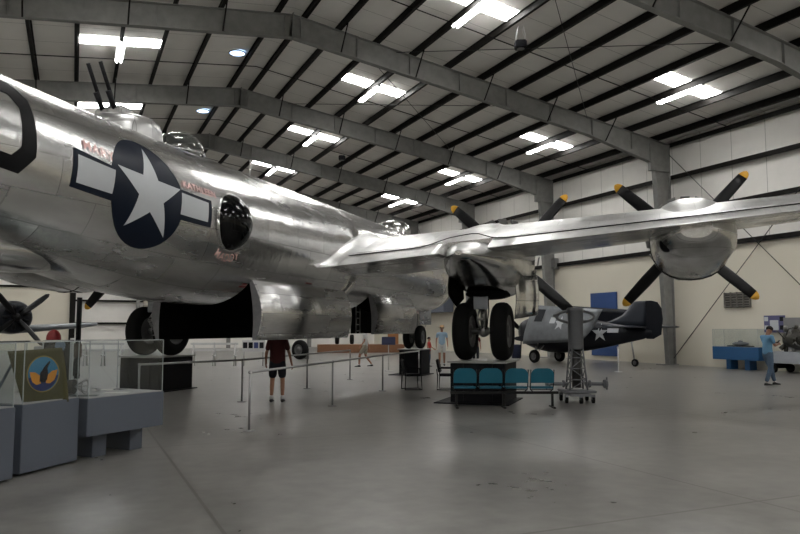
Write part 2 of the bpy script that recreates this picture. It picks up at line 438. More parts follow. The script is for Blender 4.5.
M_yel = mat('propeller_tip_yellow', srgb(214, 160, 40), .5)
M_bay = mat('dark_lining_with_shade', (.004, .004, .004), .9, var=.5, scale=9, spec=.05)  # dark lining; shade inside bays and on inner faces is put into this colour
M_rib = mat('grey_door_lining', (.22, .22, .235), .5, var=.25, scale=10)
M_rub = mat('tyre_rubber', (.007, .007, .007), .8, var=.35, scale=14, bump=.2, spec=.12)
M_hubm = mat('wheel_hub_metal', (.10, .10, .10), .5, metal=.5)
M_gearg = mat('gear_grey_paint', (.30, .32, .35), .5, var=.1)
M_gearm = mat('gear_oleo_metal', (.38, .38, .37), .3, metal=.8)
M_navy = mat('insignia_navy_paint', srgb(16, 25, 40), .35, var=.12, spec=.2)
M_iwh = mat('insignia_white_paint', srgb(188, 192, 196), .45, var=.04)
M_pink = mat('pink_lettering_paint', srgb(238, 200, 194), .8, spec=.1)
M_pinkd = mat('dark_red_lettering_shadow', srgb(120, 60, 58), .5)
M_redp = mat('red_stencil_paint', srgb(120, 45, 45), .5)
M_blis = glass('blister_perspex', (.06, .065, .07), .03, .03)
M_dome = glass('scanner_perspex', (.80, .82, .82), .10, .05)
M_stand = mat('black_stand_paint', (.007, .007, .009), .55, var=.25, spec=.12)

PROF = [(0, .02, -.16), (.05, .30, -.15), (.2, .58, -.13), (.5, .86, -.10), (1.0, 1.10, -.07), (1.8, 1.30, -.03), (3.0, 1.44, 0), (4.4, 1.486, 0),
        (17.0, 1.486, 0), (18.4, 1.48, 0), (19.6, 1.44, .05), (21.0, 1.34, .18), (22.5, 1.22, .38), (24.0, 1.04, .58), (26.0, .76, .74), (28.0, .46, .84), (29.6, .2, .9), (30.1, .03, .92)]
def lerp_prof(s):
    for (a, ra, za), (b, rb, zb) in zip(PROF, PROF[1:]):
        if a <= s <= b:
            k = (s - a) / (b - a)
            return ra + (rb - ra) * k, za + (zb - za) * k
    return .02, .5
_cache = {}
def prof(s):       # smoothed
    if s < 1.2 or s > 29.5: return lerp_prof(s)
    key = round(s, 3)
    if key not in _cache:
        w = min(.7, s - .4, 30 - s); q = [lerp_prof(s + w * d) for d in (-1, -.6, -.3, 0, .3, .6, 1)]
        _cache[key] = (sum(a for a, b in q) / 7, sum(b for a, b in q) / 7)
    return _cache[key]
def fpt(s, ph, off=0.0):     # ph: 0 top, + to the right side
    r, z = prof(s); r += off
    return Vector((r * sin(ph), -s, ZC + z + r * cos(ph)))
BAYS = [(6.6, 10.35), (12.2, 16.9)]; PB = radians(132)
# skin
ss = sorted(set([0, .05, .12, .2, .35, .5, .75, 1.0] + [1.4 + .4 * i for i in range(71)] + [6.6, 10.35, 12.2, 16.9, 29.8, 30.1]))
phs = sorted(set([radians(6 * i) for i in range(-30, 31)]))
phs = phs[:-1]; n = len(phs)
f = MB()
rings = [[fpt(s, p) for p in phs] for s in ss]
for r_ in rings: f.v += [tuple(p) for p in r_]
gl = MB()
GL = 1.4
for i in range(len(ss) - 1):
    sm = (ss[i] + ss[i + 1]) / 2
    for j in range(n):
        pm = abs(phs[j] + radians(3))
        if any(a < sm < b for a, b in BAYS) and pm > PB: continue
        if sm < GL: continue
        f.f.append([i * n + j, i * n + (j + 1) % n, (i + 1) * n + (j + 1) % n, (i + 1) * n + j]); f.mi.append(0); f.sm.append(True)
skin = f.build('fuselage', A_fus, bomber)
# glazed nose
g = MB(); rr = [[fpt(s, p) for p in phs] for s in ss if s <= GL + .01]
g.loft(rr, cap=False); nose = g.build('nose_glazing', glass('nose_perspex', (.25, .27, .28), .35, .03), bomber)
g = MB()
for s in (.22, .6, 1.0, 1.38): g.tube([fpt(s, 2 * pi * k / 32, .005) for k in range(33)], .028, 6)
for k in range(12):
    a = 2 * pi * k / 12; g.tube([fpt(s, a, .005) for s in (.1, .22, .4, .6, .8, 1.0, 1.2, 1.4)], .025, 6)
g.build('glazing_frame', A_nac, nose)
g = MB()
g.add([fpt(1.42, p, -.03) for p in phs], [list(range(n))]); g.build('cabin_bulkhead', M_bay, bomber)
# bays
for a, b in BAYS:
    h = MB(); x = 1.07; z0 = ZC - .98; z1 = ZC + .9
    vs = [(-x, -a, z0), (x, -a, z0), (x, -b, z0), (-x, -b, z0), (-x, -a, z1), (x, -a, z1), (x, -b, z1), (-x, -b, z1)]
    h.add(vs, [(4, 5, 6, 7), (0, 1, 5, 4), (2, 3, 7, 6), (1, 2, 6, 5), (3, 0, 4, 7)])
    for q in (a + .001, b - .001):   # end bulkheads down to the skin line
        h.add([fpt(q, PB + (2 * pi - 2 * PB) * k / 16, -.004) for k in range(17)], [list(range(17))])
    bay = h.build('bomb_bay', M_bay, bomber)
    h = MB()
    m = int((b - a) / .5)
    for k in range(m):
        y = -(a + (b - a) * (k + .5) / m)
        for sx in (-1, 1): h.box((sx * 1.02, y, ZC - .1), (.06, .05, 1.7))
    for sx in (-1, 1):
        h.tube([(sx * .55, -a - .1, ZC - .35), (sx * .55, -b + .1, ZC - .35)], .05, 8)
    h.build('bomb_rack', mat('bay_frame_paint', (.012, .012, .011), .8, var=.4, spec=.05), bay)
    zb = 1.55 if b > 12 else 1.62
    for sx in (-1, 1):
        hx, hz = 1.10, ZC - .985; L = hz - zb
        outer = []; inner = []
        for k in range(13):
            u = k / 12; bul = .17 * sin(pi * u)
            outer.append((sx * (hx + bul + .10 * u + .01), hz - L * u)); inner.append((sx * (hx - .07 + .10 * u + .3 * bul), hz - L * u))
        sec = outer + inner[::-1]
        d = MB(); r1 = [(x_, -a - .02, z_) for x_, z_ in sec]; r2 = [(x_, -b + .02, z_) for x_, z_ in sec]
        nn = len(sec); d.v += r1 + r2
        for k in range(nn):
            k2 = (k + 1) % nn; d.f.append([k, k2, nn + k2, nn + k]); d.mi.append(0 if k < 12 else 2); d.sm.append(k < 12 or 12 < k < 25)
        d.f.append(list(range(nn))); d.mi.append(1); d.sm.append(False)
        d.f.append(list(range(nn, 2 * nn))); d.mi.append(1); d.sm.append(False)
        dr = d.build('bomb_bay_door', [A_door, M_rib, M_bay], bomber)  # inner faces near-black: their shade is painted in
        for k in range(9):
            u = .08 + .84 * k / 8; MB().box((sx * (hx + .05 + .10 * u + .09 * sin(pi * u)), -b - .0, hz - L * u), (.07 + .1 * sin(pi * u), .02, .014)).build('door_rib', M_rib, dr)

MB().box((-1.12, -5.45, 2.18), (.06, 2.1, 1.15), bev=.01).build('gap_dark_panel', M_bay, bomber)  # near-black sheet added to darken the gap between the bay doors
q = MB()
for k in range(5): q.box((-.95, -6.3, 1.7 + .22 * k), (.03, .36, .03))
for k in (-1, 1): q.box((-.95, -6.3 + k * .18, 2.15), (.03, .03, 1.1))
q.build('boarding_ladder', M_gearm, bomber)
# wing
def naca(x, t):
    yt = 5 * t * (.2969 * sqrt(x) - .126 * x - .3516 * x * x + .2843 * x ** 3 - .1036 * x ** 4)
    m, p = .0348, .4; yc = m / p ** 2 * (2 * p * x - x * x) if x < p else m / (1 - p) ** 2 * (1 - 2 * p + 2 * p * x - x * x)
    return yc, yt
INC = radians(6.19)
def wsec(t):
    """te_s, te_z, chord, thickness ratio"""
    ts = 14.12 - .012 * t; tz = 3.125 + .0839 * t
    ch = 5.35 - .143 * t; tk = .2234 - .00467 * t
    if t > 20.3:
        k = (t - 20.3) / 1.25; q = sqrt(max(0.02, 1 - k * k)); mid = ts - ch * .5; ts = mid + ch * .5 * q; ch *= q
    if t < 2.4:
        pass
    return ts, tz, ch, tk
def wpt(t, x, up, sx):
    ts, tz, ch, tk = wsec(t); yc, yt = naca(x, tk); z = (yc + (yt if up else -yt)) * ch; fwd = (1 - x) * ch
    return Vector((sx * t, -(ts - fwd * cos(INC) + z * sin(INC) * 0), tz + fwd * sin(INC) + z))
def wing_piece(name, sx, t0, t1, x0, x1, parent, mats, nspan=14, cap=True):
    N = 16
    xs = [x0 + (x1 - x0) * (1 - cos(pi * k / N)) / 2 if x0 < .1 else x0 + (x1 - x0) * k / N for k in range(N + 1)]
    w = MB(); rings = []
    for i in range(nspan + 1):
        t = t0 + (t1 - t0) * i / nspan
        up = [wpt(t, x, True, sx) for x in xs[::-1]]; lo = [wpt(t, x, False, sx) for x in xs]
        if x0 < .001: lo = lo[1:]
        rings.append(up + lo)
    w.loft(rings, cap=cap); m = len(rings[0]); k = 0
    for i in range(nspan):
        for j in range(m):
            w.mi[k] = 0 if j < N else 1
            if j == m - 1 or (x0 > .001 and j == N): w.sm[k] = False; w.mi[k] = 1
            k += 1
    return w.build(name, mats, parent)
HZ_IN = 2.9 + LIFT
def tspan(a, b): return a, b
ENG = [(4.79, 8.05, HZ_IN), (9.71, 7.82, HZ_IN + .40)]
FL = .835
for sx in (1, -1):
    w = wing_piece('wing', sx, .8, 21.5, 0, FL, bomber, [A_up, A_lo], 46)
    for a, b, nm in ((1.55, 4.25, 'flap'), (5.35, 12.6, 'flap'), (12.64, 20.3, 'aileron')):
        fo = wing_piece(nm, sx, a, b, FL + .006, .999, bomber, [A_up, A_lo] if nm == 'flap' else [mat('doped_fabric_silver', (.42, .42, .42), .45, .3)] * 2, 10)
    gp = []
    for k in range(100):
        t = 1.75 + 18.5 * k / 99; bu = math.exp(-((t - 4.79) / .45) ** 2) + .6 * math.exp(-((t - 4.2) / .35) ** 2)
        gp.append(wpt(t, .875 - .12 * bu, True, sx) + Vector((0, 0, .012 + .05 * bu)))
    MB().tube(gp, .013, 5).build('flap_seam', M_dark, w)
    # wing root fillet
    fi_ = MB(); rings = []
    for k in range(22):
        u = k / 21; s = 8.9 + 5.75 * u
        ts, tz, ch, tk = wsec(1.7)
        wid = .22 + .42 * sin(pi * min(1, u * 1.02) ** 1.4)
        if s < ts - .05: wz = wpt(1.7, min(.98, max(.01, 1 - (ts - s) / ch)), True, 1).z
        else: wz = wpt(1.7, .98, True, 1).z - .10 * (s - ts)
        if s > ts - .4: wid *= max(.12, 1 - (s - ts + .4) / 2.0)
        rr_ = []
        for j in range(9):
            q = j / 8; zz = wz + (1 - q) ** 2.0 * .26 * max(.3, min(1, wid / .5)) - .02
            r_, zo = prof(s); fx = sqrt(max(.2, r_ * r_ - (zz - ZC - zo) ** 2)) - .02
            xx = fx + wid * q
            rr_.append((sx * xx, -s, zz + (xx - 1.7) * .09 - (.03 if j == 8 else 0)))
        rings.append(rr_)
    n9 = 9
    vs = [p for r in rings for p in r]; fs = [(i * 9 + j, i * 9 + j + 1, i * 9 + 10 + j, i * 9 + 9 + j) for i in range(21) for j in range(8)]
    fi_.add(vs, fs, 0, True); fo = fi_.build('root_fillet', A_up, bomber)
    md = fo.modifiers.new('thick', 'SOLIDIFY'); md.thickness = .02; md.offset = -1
    # engines
    for ei, (t, sp, hz) in enumerate(ENG):
        t *= sx
        nc = MB(); rings = []
        base = [(.52, .66, .66, .66), (.60, .78, .74, .80), (.8, .86, .78, .95), (1.3, .92, .78, 1.15), (2.1, .93, .72, 1.30), (2.9, .93, .68, 1.32)]
        if ei == 0: base += [(3.8, .93, .50, 1.26), (4.5, .85, .22, 1.08), (5.1, .68, -.02, .86), (5.6, .48, -.22, .70), (6.0, .3, -.33, .60), (6.35, .08, -.40, .50)]
        else: base += [(3.8, .92, .56, 1.25), (4.6, .90, .28, 1.16), (5.1, .82, .06, 1.04), (5.4, .70, -.06, .90), (5.62, .52, -.16, .75), (5.75, .32, -.22, .62)]
        m = 28
        for ds, hw, zt, zb in base:
            ring = []
            for k in range(m):
                a = 2 * pi * k / m; ca, sa = cos(a), sin(a)
                e = .85
                x = hw * (abs(ca) ** e) * (1 if ca > 0 else -1); zc_ = (zt - zb) / 2; hh = (zt + zb) / 2
                ring.append((t + x, -(sp + ds), hz + zc_ + hh * (abs(sa) ** e) * (1 if sa > 0 else -1)))
            rings.append(ring)
        nc.loft(rings, cap=True)
        for fk, fc in enumerate(nc.f):
            pk = [nc.v[i_] for i_ in fc]; zc2 = sum(p_[2] for p_ in pk) / len(pk); yy = -sum(p_[1] for p_ in pk) / len(pk) - sp
            if fk < (len(base) - 1) * m and (fk % m) < m // 2 and yy > 1.2: nc.mi[fk] = 1
        na = nc.build('engine_nacelle', [A_nac, A_up], bomber)
        q = MB()   # cowl intake ring and dark face, seam, exhaust opening
        q.lathe([(.50, -(sp + .50)), (.60, -(sp + .42)), (.68, -(sp + .48)), (.67, -(sp + .56))], (t, 0, hz), 'Y', 28)
        q.build('cowl_ring', A_nac, na)
        q = MB(); q.lathe([(.02, -(sp + .44)), (.5, -(sp + .46)), (.6, -(sp + .50)), (.6, -(sp + .7))], (t, 0, hz), 'Y', 24)
        for k in range(9):
            a = 2 * pi * k / 9; q.tube([(t + .22 * cos(a), -(sp + .40), hz + .22 * sin(a)), (t + .54 * cos(a), -(sp + .40), hz + .54 * sin(a))], .07, 8)
        q.build('engine_cylinder', M_black, na)
        if ei == 1:
            q = MB(); q.ball((t - .58, -(sp + 5.25), hz - .66), (.16, .16, .2)); q.build('exhaust_outlet', M_black, na)
            q = MB(); rr_ = []
            for ds, hw, zt, zb in (base[5], ):
                for k in range(m + 1):
                    a = 2 * pi * k / m; ca, sa = cos(a), sin(a); e = .85
                    rr_.append((t + (hw + .004) * (abs(ca) ** e) * (1 if ca > 0 else -1), -(sp + ds), hz + (zt - zb) / 2 + ((zt + zb) / 2 + .004) * (abs(sa) ** e) * (1 if sa > 0 else -1)))
            q.tube(rr_, .012, 5); q.build('panel_seam', M_dark, na)
        # cowl flaps band
        q = MB()
        for k in range(18):
            a = 2 * pi * (k + .5) / 18
            x = .95 * cos(a); z = .95 * sin(a) - .02 if sin(a) > 0 else 1.08 * sin(a) - .02
            pts = []
            for da in (-.13, .13):
                for dy, rr_ in ((0, 1.0), (.42, 1.1)):
                    pts.append((t + x * rr_ - sin(a) * da * .9, -(sp + .95 + dy), hz + z * rr_ + cos(a) * da * .9))
            q.add(pts, [(0, 1, 3, 2)])
        o = q.build('cowl_flap', M_steel, na); md = o.modifiers.new('t', 'SOLIDIFY'); md.thickness = .015
        # propeller
        pr = MB(); pr.lathe([(.02, -(sp - .42)), (.12, -(sp - .40)), (.17, -(sp - .28)), (.2, -(sp - .1)), (.2, -(sp + .15)), (.26, -(sp + .3)), (.30, -(sp + .45))], (t, 0, hz), 'Y', 20)
        hub = pr.build('propeller', M_prop, bomber)
        for kb in range(4):
            ang = radians(47.5 if sx > 0 else 45) + kb * pi / 2
            u = Vector((cos(ang), 0, sin(ang))); v = Vector((-sin(ang), 0, cos(ang))); y = Vector((0, 1, 0)); cc = Vector((t, -sp, hz))
            st = [(.16, .10, .10, 1.0), (.45, .11, .09, .9), (.7, .16, .06, .72), (1.1, .195, .04, .6), (1.6, .185, .03, .48), (2.1, .16, .024, .38), (2.34, .145, .02, .35), (2.34, .145, .02, .35), (2.42, .12, .016, .34), (2.48, .08, .012, .33), (2.52, .02, .006, .33)]
            rings = []
            for r_, hc, th_, pitch in st:
                cd = v * cos(pitch) + y * sin(pitch); nd = y * cos(pitch) - v * sin(pitch)
                rings.append([cc + u * r_ + cd * hc * cos(2 * pi * k / 10) + nd * th_ * sin(2 * pi * k / 10) for k in range(10)])
            b = MB(); b.loft(rings[:7]); bl = b.build('propeller_blade', M_prop, hub)
            b = MB(); b.loft(rings[7:]); b.build('blade_tip', M_yel, hub)
# top turrets, domes, blisters
def turret(s, back):
    r, z = prof(s); zt = ZC + z + r
    q = MB(); q.lathe([(.66, -.25), (.64, .02), (.60, .16), (.5, .24), (.34, .28), (.16, .30), (.02, .305)], (0, -s, zt), 'Z', 28)
    tu = q.build('gun_turret', A_tur, bomber)
    q = MB(); q.box((0, -s - .28 * back, zt + .22), (.62, .35, .3), bev=.05); q.build('turret_sight_box', A_tur, tu)
    for dx in (-.13, .13):
        q = MB(); q.tube([(dx, -s - .35 * back, zt + .22), (dx, -s - .80 * back, zt + 1.02)], .034, 10)
        q.tube([(dx, -s - .35 * back, zt + .22), (dx, -s - .60 * back, zt + .58)], .045, 10); q.build('gun_barrel', M_black, tu)
turret(19.45, 1); 
r, z = prof(5.3); q = MB(); q.lathe([(.66, -.25), (.64, .05), (.60, .2), (.5, .32), (.34, .40), (.16, .43), (.02, .44)], (0, -5.3, ZC + r), 'Z', 28); tu = q.build('gun_turret', A_nac, bomber)
for dx in (-.13, .13):
    q = MB(); q.tube([(dx, -4.8, ZC + r + .2), (dx, -3.7, ZC + r + .22)], .03, 8); q.build('gun_barrel', M_black, tu)
r, z = prof(17.9); q = MB(); q.lathe([(.5, -.1), (.49, .08), (.44, .22), (.34, .33), (.2, .40), (.02, .43)], (0, -17.9, ZC + z + r), 'Z', 28); dm = q.build('scanner_dome', M_dome, bomber)
q = MB(); q.tube([(.505 * cos(2 * pi * k / 28), -17.9 + .505 * sin(2 * pi * k / 28), ZC + z + r - .01) for k in range(29)], .02, 6); q.build('dome_ring', A_nac, dm)
q = MB(); q.tube([(0, -15.2, ZC + 1.45), (0, -15.2, ZC + 1.95)], .018, 6).tube([(0, -15.2, ZC + 1.95), (0, -15.2, ZC + 1.96)], .03, 8); q.build('mast', A_up, bomber)
for sx in (1, -1):
    q = MB(); rings = []
    sb = 18.2; zb = ZC + .0
    for i in range(9):
        a = pi / 2 * i / 8; rr_ = cos(a) if i < 8 else .02
        ring = []
        for k in range(28):
            u = 2 * pi * k / 28; s_ = sb + .48 * rr_ * cos(u); z_ = zb + .535 * rr_ * sin(u)
            r, zz = prof(s_); xx = sqrt(max(.1, r * r - (z_ - ZC - zz) ** 2)) - .01
            ring.append((sx * (xx + .30 * sin(a)), -s_, z_))
        rings.append(ring)
    q.loft(rings, cap=False); bl = q.build('gunner_blister', M_blis, bomber)
    q = MB(); q.tube([Vector(p) + Vector((sx * .015, 0, 0)) for p in rings[0] + rings[0][:1]], .025, 6); q.build('blister_rim', A_fus, bl)
    q = MB(); q.add([Vector(p) + Vector((sx * .012, 0, 0)) for p in rings[0]], [list(range(28))]); 
    q.box((sx * 1.49, -sb + .05, zb - .05), (.10, .22, .3), bev=.04); q.build('gun_sight', M_black, bl)
# belly turret fairing and tail skid bulge
r, z = prof(21.2)
q = MB(); q.ball((0, -22.0, ZC + prof(22)[1] - prof(22)[0] + .08), (.5, 1.5, .30), 24, 12); q.build('belly_fairing', A_fus, bomber)
# tail
for sx in (1, -1):
    q = MB(); rings = []
    for i in range(9):
        t = .1 + 6.3 * i / 8; ch = 3.0 - .22 * t; le = 26.3 + .12 * t
        if i == 8: ch *= .6; le += .5
        rings.append([(sx * t, -(le + ch * x), ZC + .55 + sg * naca(x, .11)[1] * ch) for x, sg in [(a / 8, 1) for a in range(9)] + [(a / 8, -1) for a in range(7, 0, -1)]])
    q.loft(rings); q.build('tailplane', A_lo, bomber)
q = MB(); rings = []
for i in range(9):
    h_ = .3 + 4.6 * i / 8; le = 23.6 + [0, 1.6, 2.3, 2.7, 3.0, 3.2, 3.4, 3.7, 4.4][i]; te = 29.4 + [.2, .5, .7, .8, .8, .8, .7, .5, -.2][i]; ch = te - le
    rings.append([(sg * naca(x, .09)[1] * ch, -(le + ch * x), ZC + .3 + h_) for x, sg in [(a / 8, 1) for a in range(9)] + [(a / 8, -1) for a in range(7, 0, -1)]])
q.loft(rings); q.build('tail_fin', A_fus, bomber)

# landing gear
def wheel(x, y, z, rad, wid, parent, nm='tyre'):
    q = MB(); w2 = wid / 2
    q.lathe([(rad * .55, -w2 * .8), (rad * .72, -w2 * .96), (rad * .88, -w2 * .9), (rad * .97, -w2 * .6), (rad, -w2 * .25), (rad, w2 * .25), (rad * .97, w2 * .6), (rad * .88, w2 * .9), (rad * .72, w2 * .96), (rad * .55, w2 * .8)], (x, y, z), 'X', 40)
    ty = q.build(nm, M_rub, parent)
    q = MB(); q.lathe([(.02, -w2 * .75), (rad * .2, -w2 * .8), (rad * .25, -w2 * .55), (rad * .5, -w2 * .6), (rad * .56, -w2 * .82), (rad * .56, w2 * .82), (rad * .5, w2 * .6), (rad * .25, w2 * .55), (rad * .2, w2 * .8), (.02, w2 * .75)], (x, y, z), 'X', 32)
    q.build('wheel_hub', M_hubm, ty)
SG = 11.9
for sx in (1, -1):
    x = 4.79 if sx > 0 else -5.0; ax = LIFT + .72
    q = MB(); q.tube([(x, -SG + .15, 3.3), (x, -SG, 2.35)], .13, 14).tube([(x, -SG, 2.4), (x, -SG, 1.75)], .085, 14).tube([(x - .42, -SG, ax), (x + .42, -SG, ax)], .075, 12).ball((x, -SG, ax), .15)
    q.tube([(x, -SG + .1, 2.5), (x, -SG + 1.3, 3.2)], .05, 8)
    st = q.build('gear_strut', M_gearm, bomber)
    q = MB()
    for dx in (-.09, .09): q.tube([(x + dx * .7, -SG - .12, 2.3), (x + dx, -SG - .34, 2.02), (x + dx * .7, -SG - .12, 1.74)], .028, 8)
    q.tube([(x - .1, -SG - .34, 2.02), (x + .1, -SG - .34, 2.02)], .035, 8); q.build('torque_link', M_gearm, st)
    q = MB(); q.box((x - .02, -SG - .24, 2.52), (.36, .03, .52), bev=.01); q.build('gear_fairing_plate', M_gearg, st)
    q = MB(); q.tube([(x + .14, -SG - .1, 2.9), (x + .16, -SG - .15, 2.2), (x + .1, -SG - .1, ax + .1)], .015, 6); q.build('brake_line', M_black, st)
    for dx in (-.47, .47): wheel(x + dx, -SG, ax, .72, .43, bomber)
    q = MB(); rings = []
    for i_ in range(9):
        v = i_ / 8; rings.append([(x + sx * (.68 + .52 * u_ + .05 * sin(pi * v)), -(11.3 - .25 * u_ - .16 * sin(pi * u_)), 3.15 - 1.12 * v + .10 * u_ * v) for u_ in [j / 6 for j in range(7)]])
    vs = [p for r in rings for p in r]; q.add(vs, [(i_ * 7 + j, i_ * 7 + j + 1, i_ * 7 + 8 + j, i_ * 7 + 7 + j) for i_ in range(8) for j in range(6)], 0, True)
    o = q.build('gear_door', A_nac, bomber); md = o.modifiers.new('t', 'SOLIDIFY'); md.thickness = .03
    for d, hz0, hz1, sa, sb_ in ((-sx, 3.25, 2.35, 11.0, 12.5), ):
        q = MB(); rings = []
        for k in range(9):
            u = k / 8; s_ = sa + (sb_ - sa) * u; rr_ = []
            top = 3.25 + (.12 if u > .6 else 0) * (u - .6) * 3
            for j in range(7):
                v = j / 6; zz = top - (top - hz1) * v * (1 - .25 * abs(u - .5) * 2 * (1 if v > .5 else .5))
                rr_.append((x + d * (.66 + .08 * sin(pi * v * .7)), -s_, zz))
            rings.append(rr_)
        vs = [p for r in rings for p in r]; q.add(vs, [(i * 7 + j, i * 7 + j + 1, i * 7 + 8 + j, i * 7 + 7 + j) for i in range(8) for j in range(6)], 0, True)
        o = q.build('gear_door', M_bay, bomber); md = o.modifiers.new('t', 'SOLIDIFY'); md.thickness = .03  # inboard door: its shaded look is put in as near-black colour
    # wheel well: shade drawn as a solid near-black shape under the nacelle
    q = MB(); q.ball((x, -SG + .55, HZ_IN - 1.24), (.55, 1.1, .13)); q.build('wheel_well_shade', M_bay, bomber)
# nose gear
q = MB(); q.tube([(0, -2.9, 2.6), (0, -2.8, 1.45)], .09, 12).tube([(-.2, -2.8, 1.45), (.2, -2.8, 1.45)], .05, 10).tube([(0, -2.8, 1.9), (0, -3.8, 2.6)], .045, 8)
st = q.build('gear_strut', M_gearm, bomber)
for dx in (-.24, .24): wheel(dx, -2.8, LIFT + .45, .45, .27, bomber)
for dx in (-.5, .5):
    q = MB(); q.box((dx, -3.0, 2.3), (.03, 1.5, .75), bev=.01); q.build('gear_door', A_door, bomber)

# painted markings, shells lying on the skin
def shell(name, m, polys, parent, off=.006, cell=.12):
    """polys: lists of (u, v): u metres forward along the body from s0, v metres up along the curve"""
    bm = bmesh.new()
    for P in polys:
        vs = [bm.verts.new((u, v, 0)) for u, v in P]; bm.faces.new(vs)
    bmesh.ops.triangulate(bm, faces=bm.faces[:])
    for _ in range(5):
        es = [e for e in bm.edges if e.calc_length() > cell]
        if not es: break
        bmesh.ops.subdivide_edges(bm, edges=es, cuts=1); bmesh.ops.triangulate(bm, faces=[f for f in bm.faces if len(f.verts) > 3])
    q = MB(); bm.verts.index_update()
    q.add([wrap(v.co.x, v.co.y, off) for v in bm.verts], [[v.index for v in f.verts] for f in bm.faces], 0, True); bm.free()
    return q.build(name, m, parent)
def wrap(u, v, off):           # u = -s, v = arc length above the side line
    s = -u; r, z = prof(s)
    return fpt(s, pi / 2 - v / r, off)
def text_shell(txt, size, u0, v0, ang, m, off, bend=0.0, nm='lettering', weight=.0):
    cu = bpy.data.curves.new('t', 'FONT'); cu.body = txt; cu.size = size; cu.space_character = 1.12; cu.align_x = 'CENTER'; cu.offset = weight
    o = bpy.data.objects.new('t', cu); COL.objects.link(o)
    bpy.context.view_layer.update(); me = bpy.data.meshes.new_from_object(o.evaluated_get(bpy.context.evaluated_depsgraph_get()))
    q = MB(); vs = []
    for v in me.vertices:
        x, y = v.co.x, v.co.y
        if bend: a = x / bend; x, y = (bend - v.co.y) * sin(a), -(bend - v.co.y) * cos(a)
        X = x * cos(ang) - y * sin(ang); Y = x * sin(ang) + y * cos(ang)
        vs.append(wrap(u0 + X, v0 + Y, off))
    q.add(vs, [list(p.vertices) for p in me.polygons], 0, False)
    bpy.data.objects.remove(o); bpy.data.curves.remove(cu); bpy.data.meshes.remove(me)
    return q.build(nm, m, skin)
def ell(u0, v0, ru, rv, n=48): return [(u0 + ru * cos(2 * pi * k / n), v0 + rv * sin(2 * pi * k / n)) for k in range(n)]
cu0, cv0 = -20.46, .01
ins = shell('national_insignia', M_navy, [ell(cu0, cv0, .79, .90), [(-21.95, -.32), (-21.0, -.30), (-21.0, .20), (-21.93, .25)], [(-19.85, -.235), (-18.9, -.215), (-18.88, .27), (-19.85, .28)]], skin)
shell('star', M_iwh, [[(-20.425 + (.73 if k % 2 == 0 else .285) * sin(pi * k / 5), .03 + (.775 if k % 2 == 0 else .30) * cos(pi * k / 5)) for k in range(10)]], ins, .012, .08)
shell('insignia_bar', M_iwh, [[(-21.87, -.235), (-21.22, -.205), (-21.17, .165), (-21.86, .165)]], ins, .012)
shell('insignia_bar', M_iwh, [[(-19.735, -.145), (-19.0, -.135), (-18.98, .21), (-19.70, .225)]], ins, .012)
# block letter ring near the tail
oc = [(-23.72, .70), (-23.55, .93), (-22.68, .93), (-22.515, .70), (-22.52, -.12), (-22.72, -.40), (-23.5, -.40), (-23.72, -.12)]
ic = [(-23.50, .50), (-23.42, .66), (-22.82, .66), (-22.71, .50), (-22.74, -.06), (-22.86, -.2), (-23.4, -.2), (-23.50, -.06)]
shell('fuselage_letter', M_black, [[oc[k], oc[(k + 1) % 8], ic[(k + 1) % 8], ic[k]] for k in range(8)], skin, .006, .15)
for txt, sz, u_, v_ in (('MARY', .205, -21.47, .29), ('KATHLEEN', .17, -19.19, .345)):
    text_shell(txt, sz, u_, v_, 0, M_pink, .020, weight=.004)
text_shell('MADDY', .22, -18.2, .12, 0, M_pink, .012, bend=.88, weight=.002)
for us, vs_ in (((-17.15, -16.92), (-1.30, -1.26)), ((-17.12, -16.95), (-1.23, -1.19)), ((-13.6, -13.0), (-1.15, -1.12)), ((-14.6, -14.3), (-1.0, -.97))):
    shell('red_stencil', M_redp, [[(us[0], vs_[0]), (us[1], vs_[0]), (us[1], vs_[1]), (us[0], vs_[1])]], skin)

# stands under the wheels
def stand(x, s, w, d, h, lab):
    p = bomber.matrix_basis if False else Matrix.Translation(_o) @ Matrix.Rotation(-HEAD, 4, 'Z')
    c_ = p @ Vector((x, -s, 0)); t_ = thing('aircraft_stand', lab, 'stand', c_, -HEAD, 'black stands under the bomber wheels')
    q = MB(); q.box((0, 0, (h - .05) / 2), (w, d, h - .05), bev=.01)
    for k in (-1, 1): q.box((k * w * .27, -d / 2 - .01, h / 2), (.04, .02, h - .1))
    q.build('body', M_stand, t_)
    MB().box((0, 0, h - .02), (w + .12, d + .1, .04)).build('top_plate', mat('stand_top_steel', (.35, .35, .34), .4, metal=.5), t_)
    MB().box((-.1, -.1, .012), (w + .5, d + .3, .024)).build('base_plate', M_stand, t_)
    return t_
stand(4.79, SG, 1.32, 1.6, LIFT, 'black steel box stand holding up the right main wheels, behind the teal chairs')
stand(-5.0, SG, 1.32, 1.6, LIFT, 'black steel box stand under the left main wheels, seen past the glass case')
stand(0, 2.8, .9, 1.1, LIFT, 'narrow black stand carrying the bomber nose wheel')

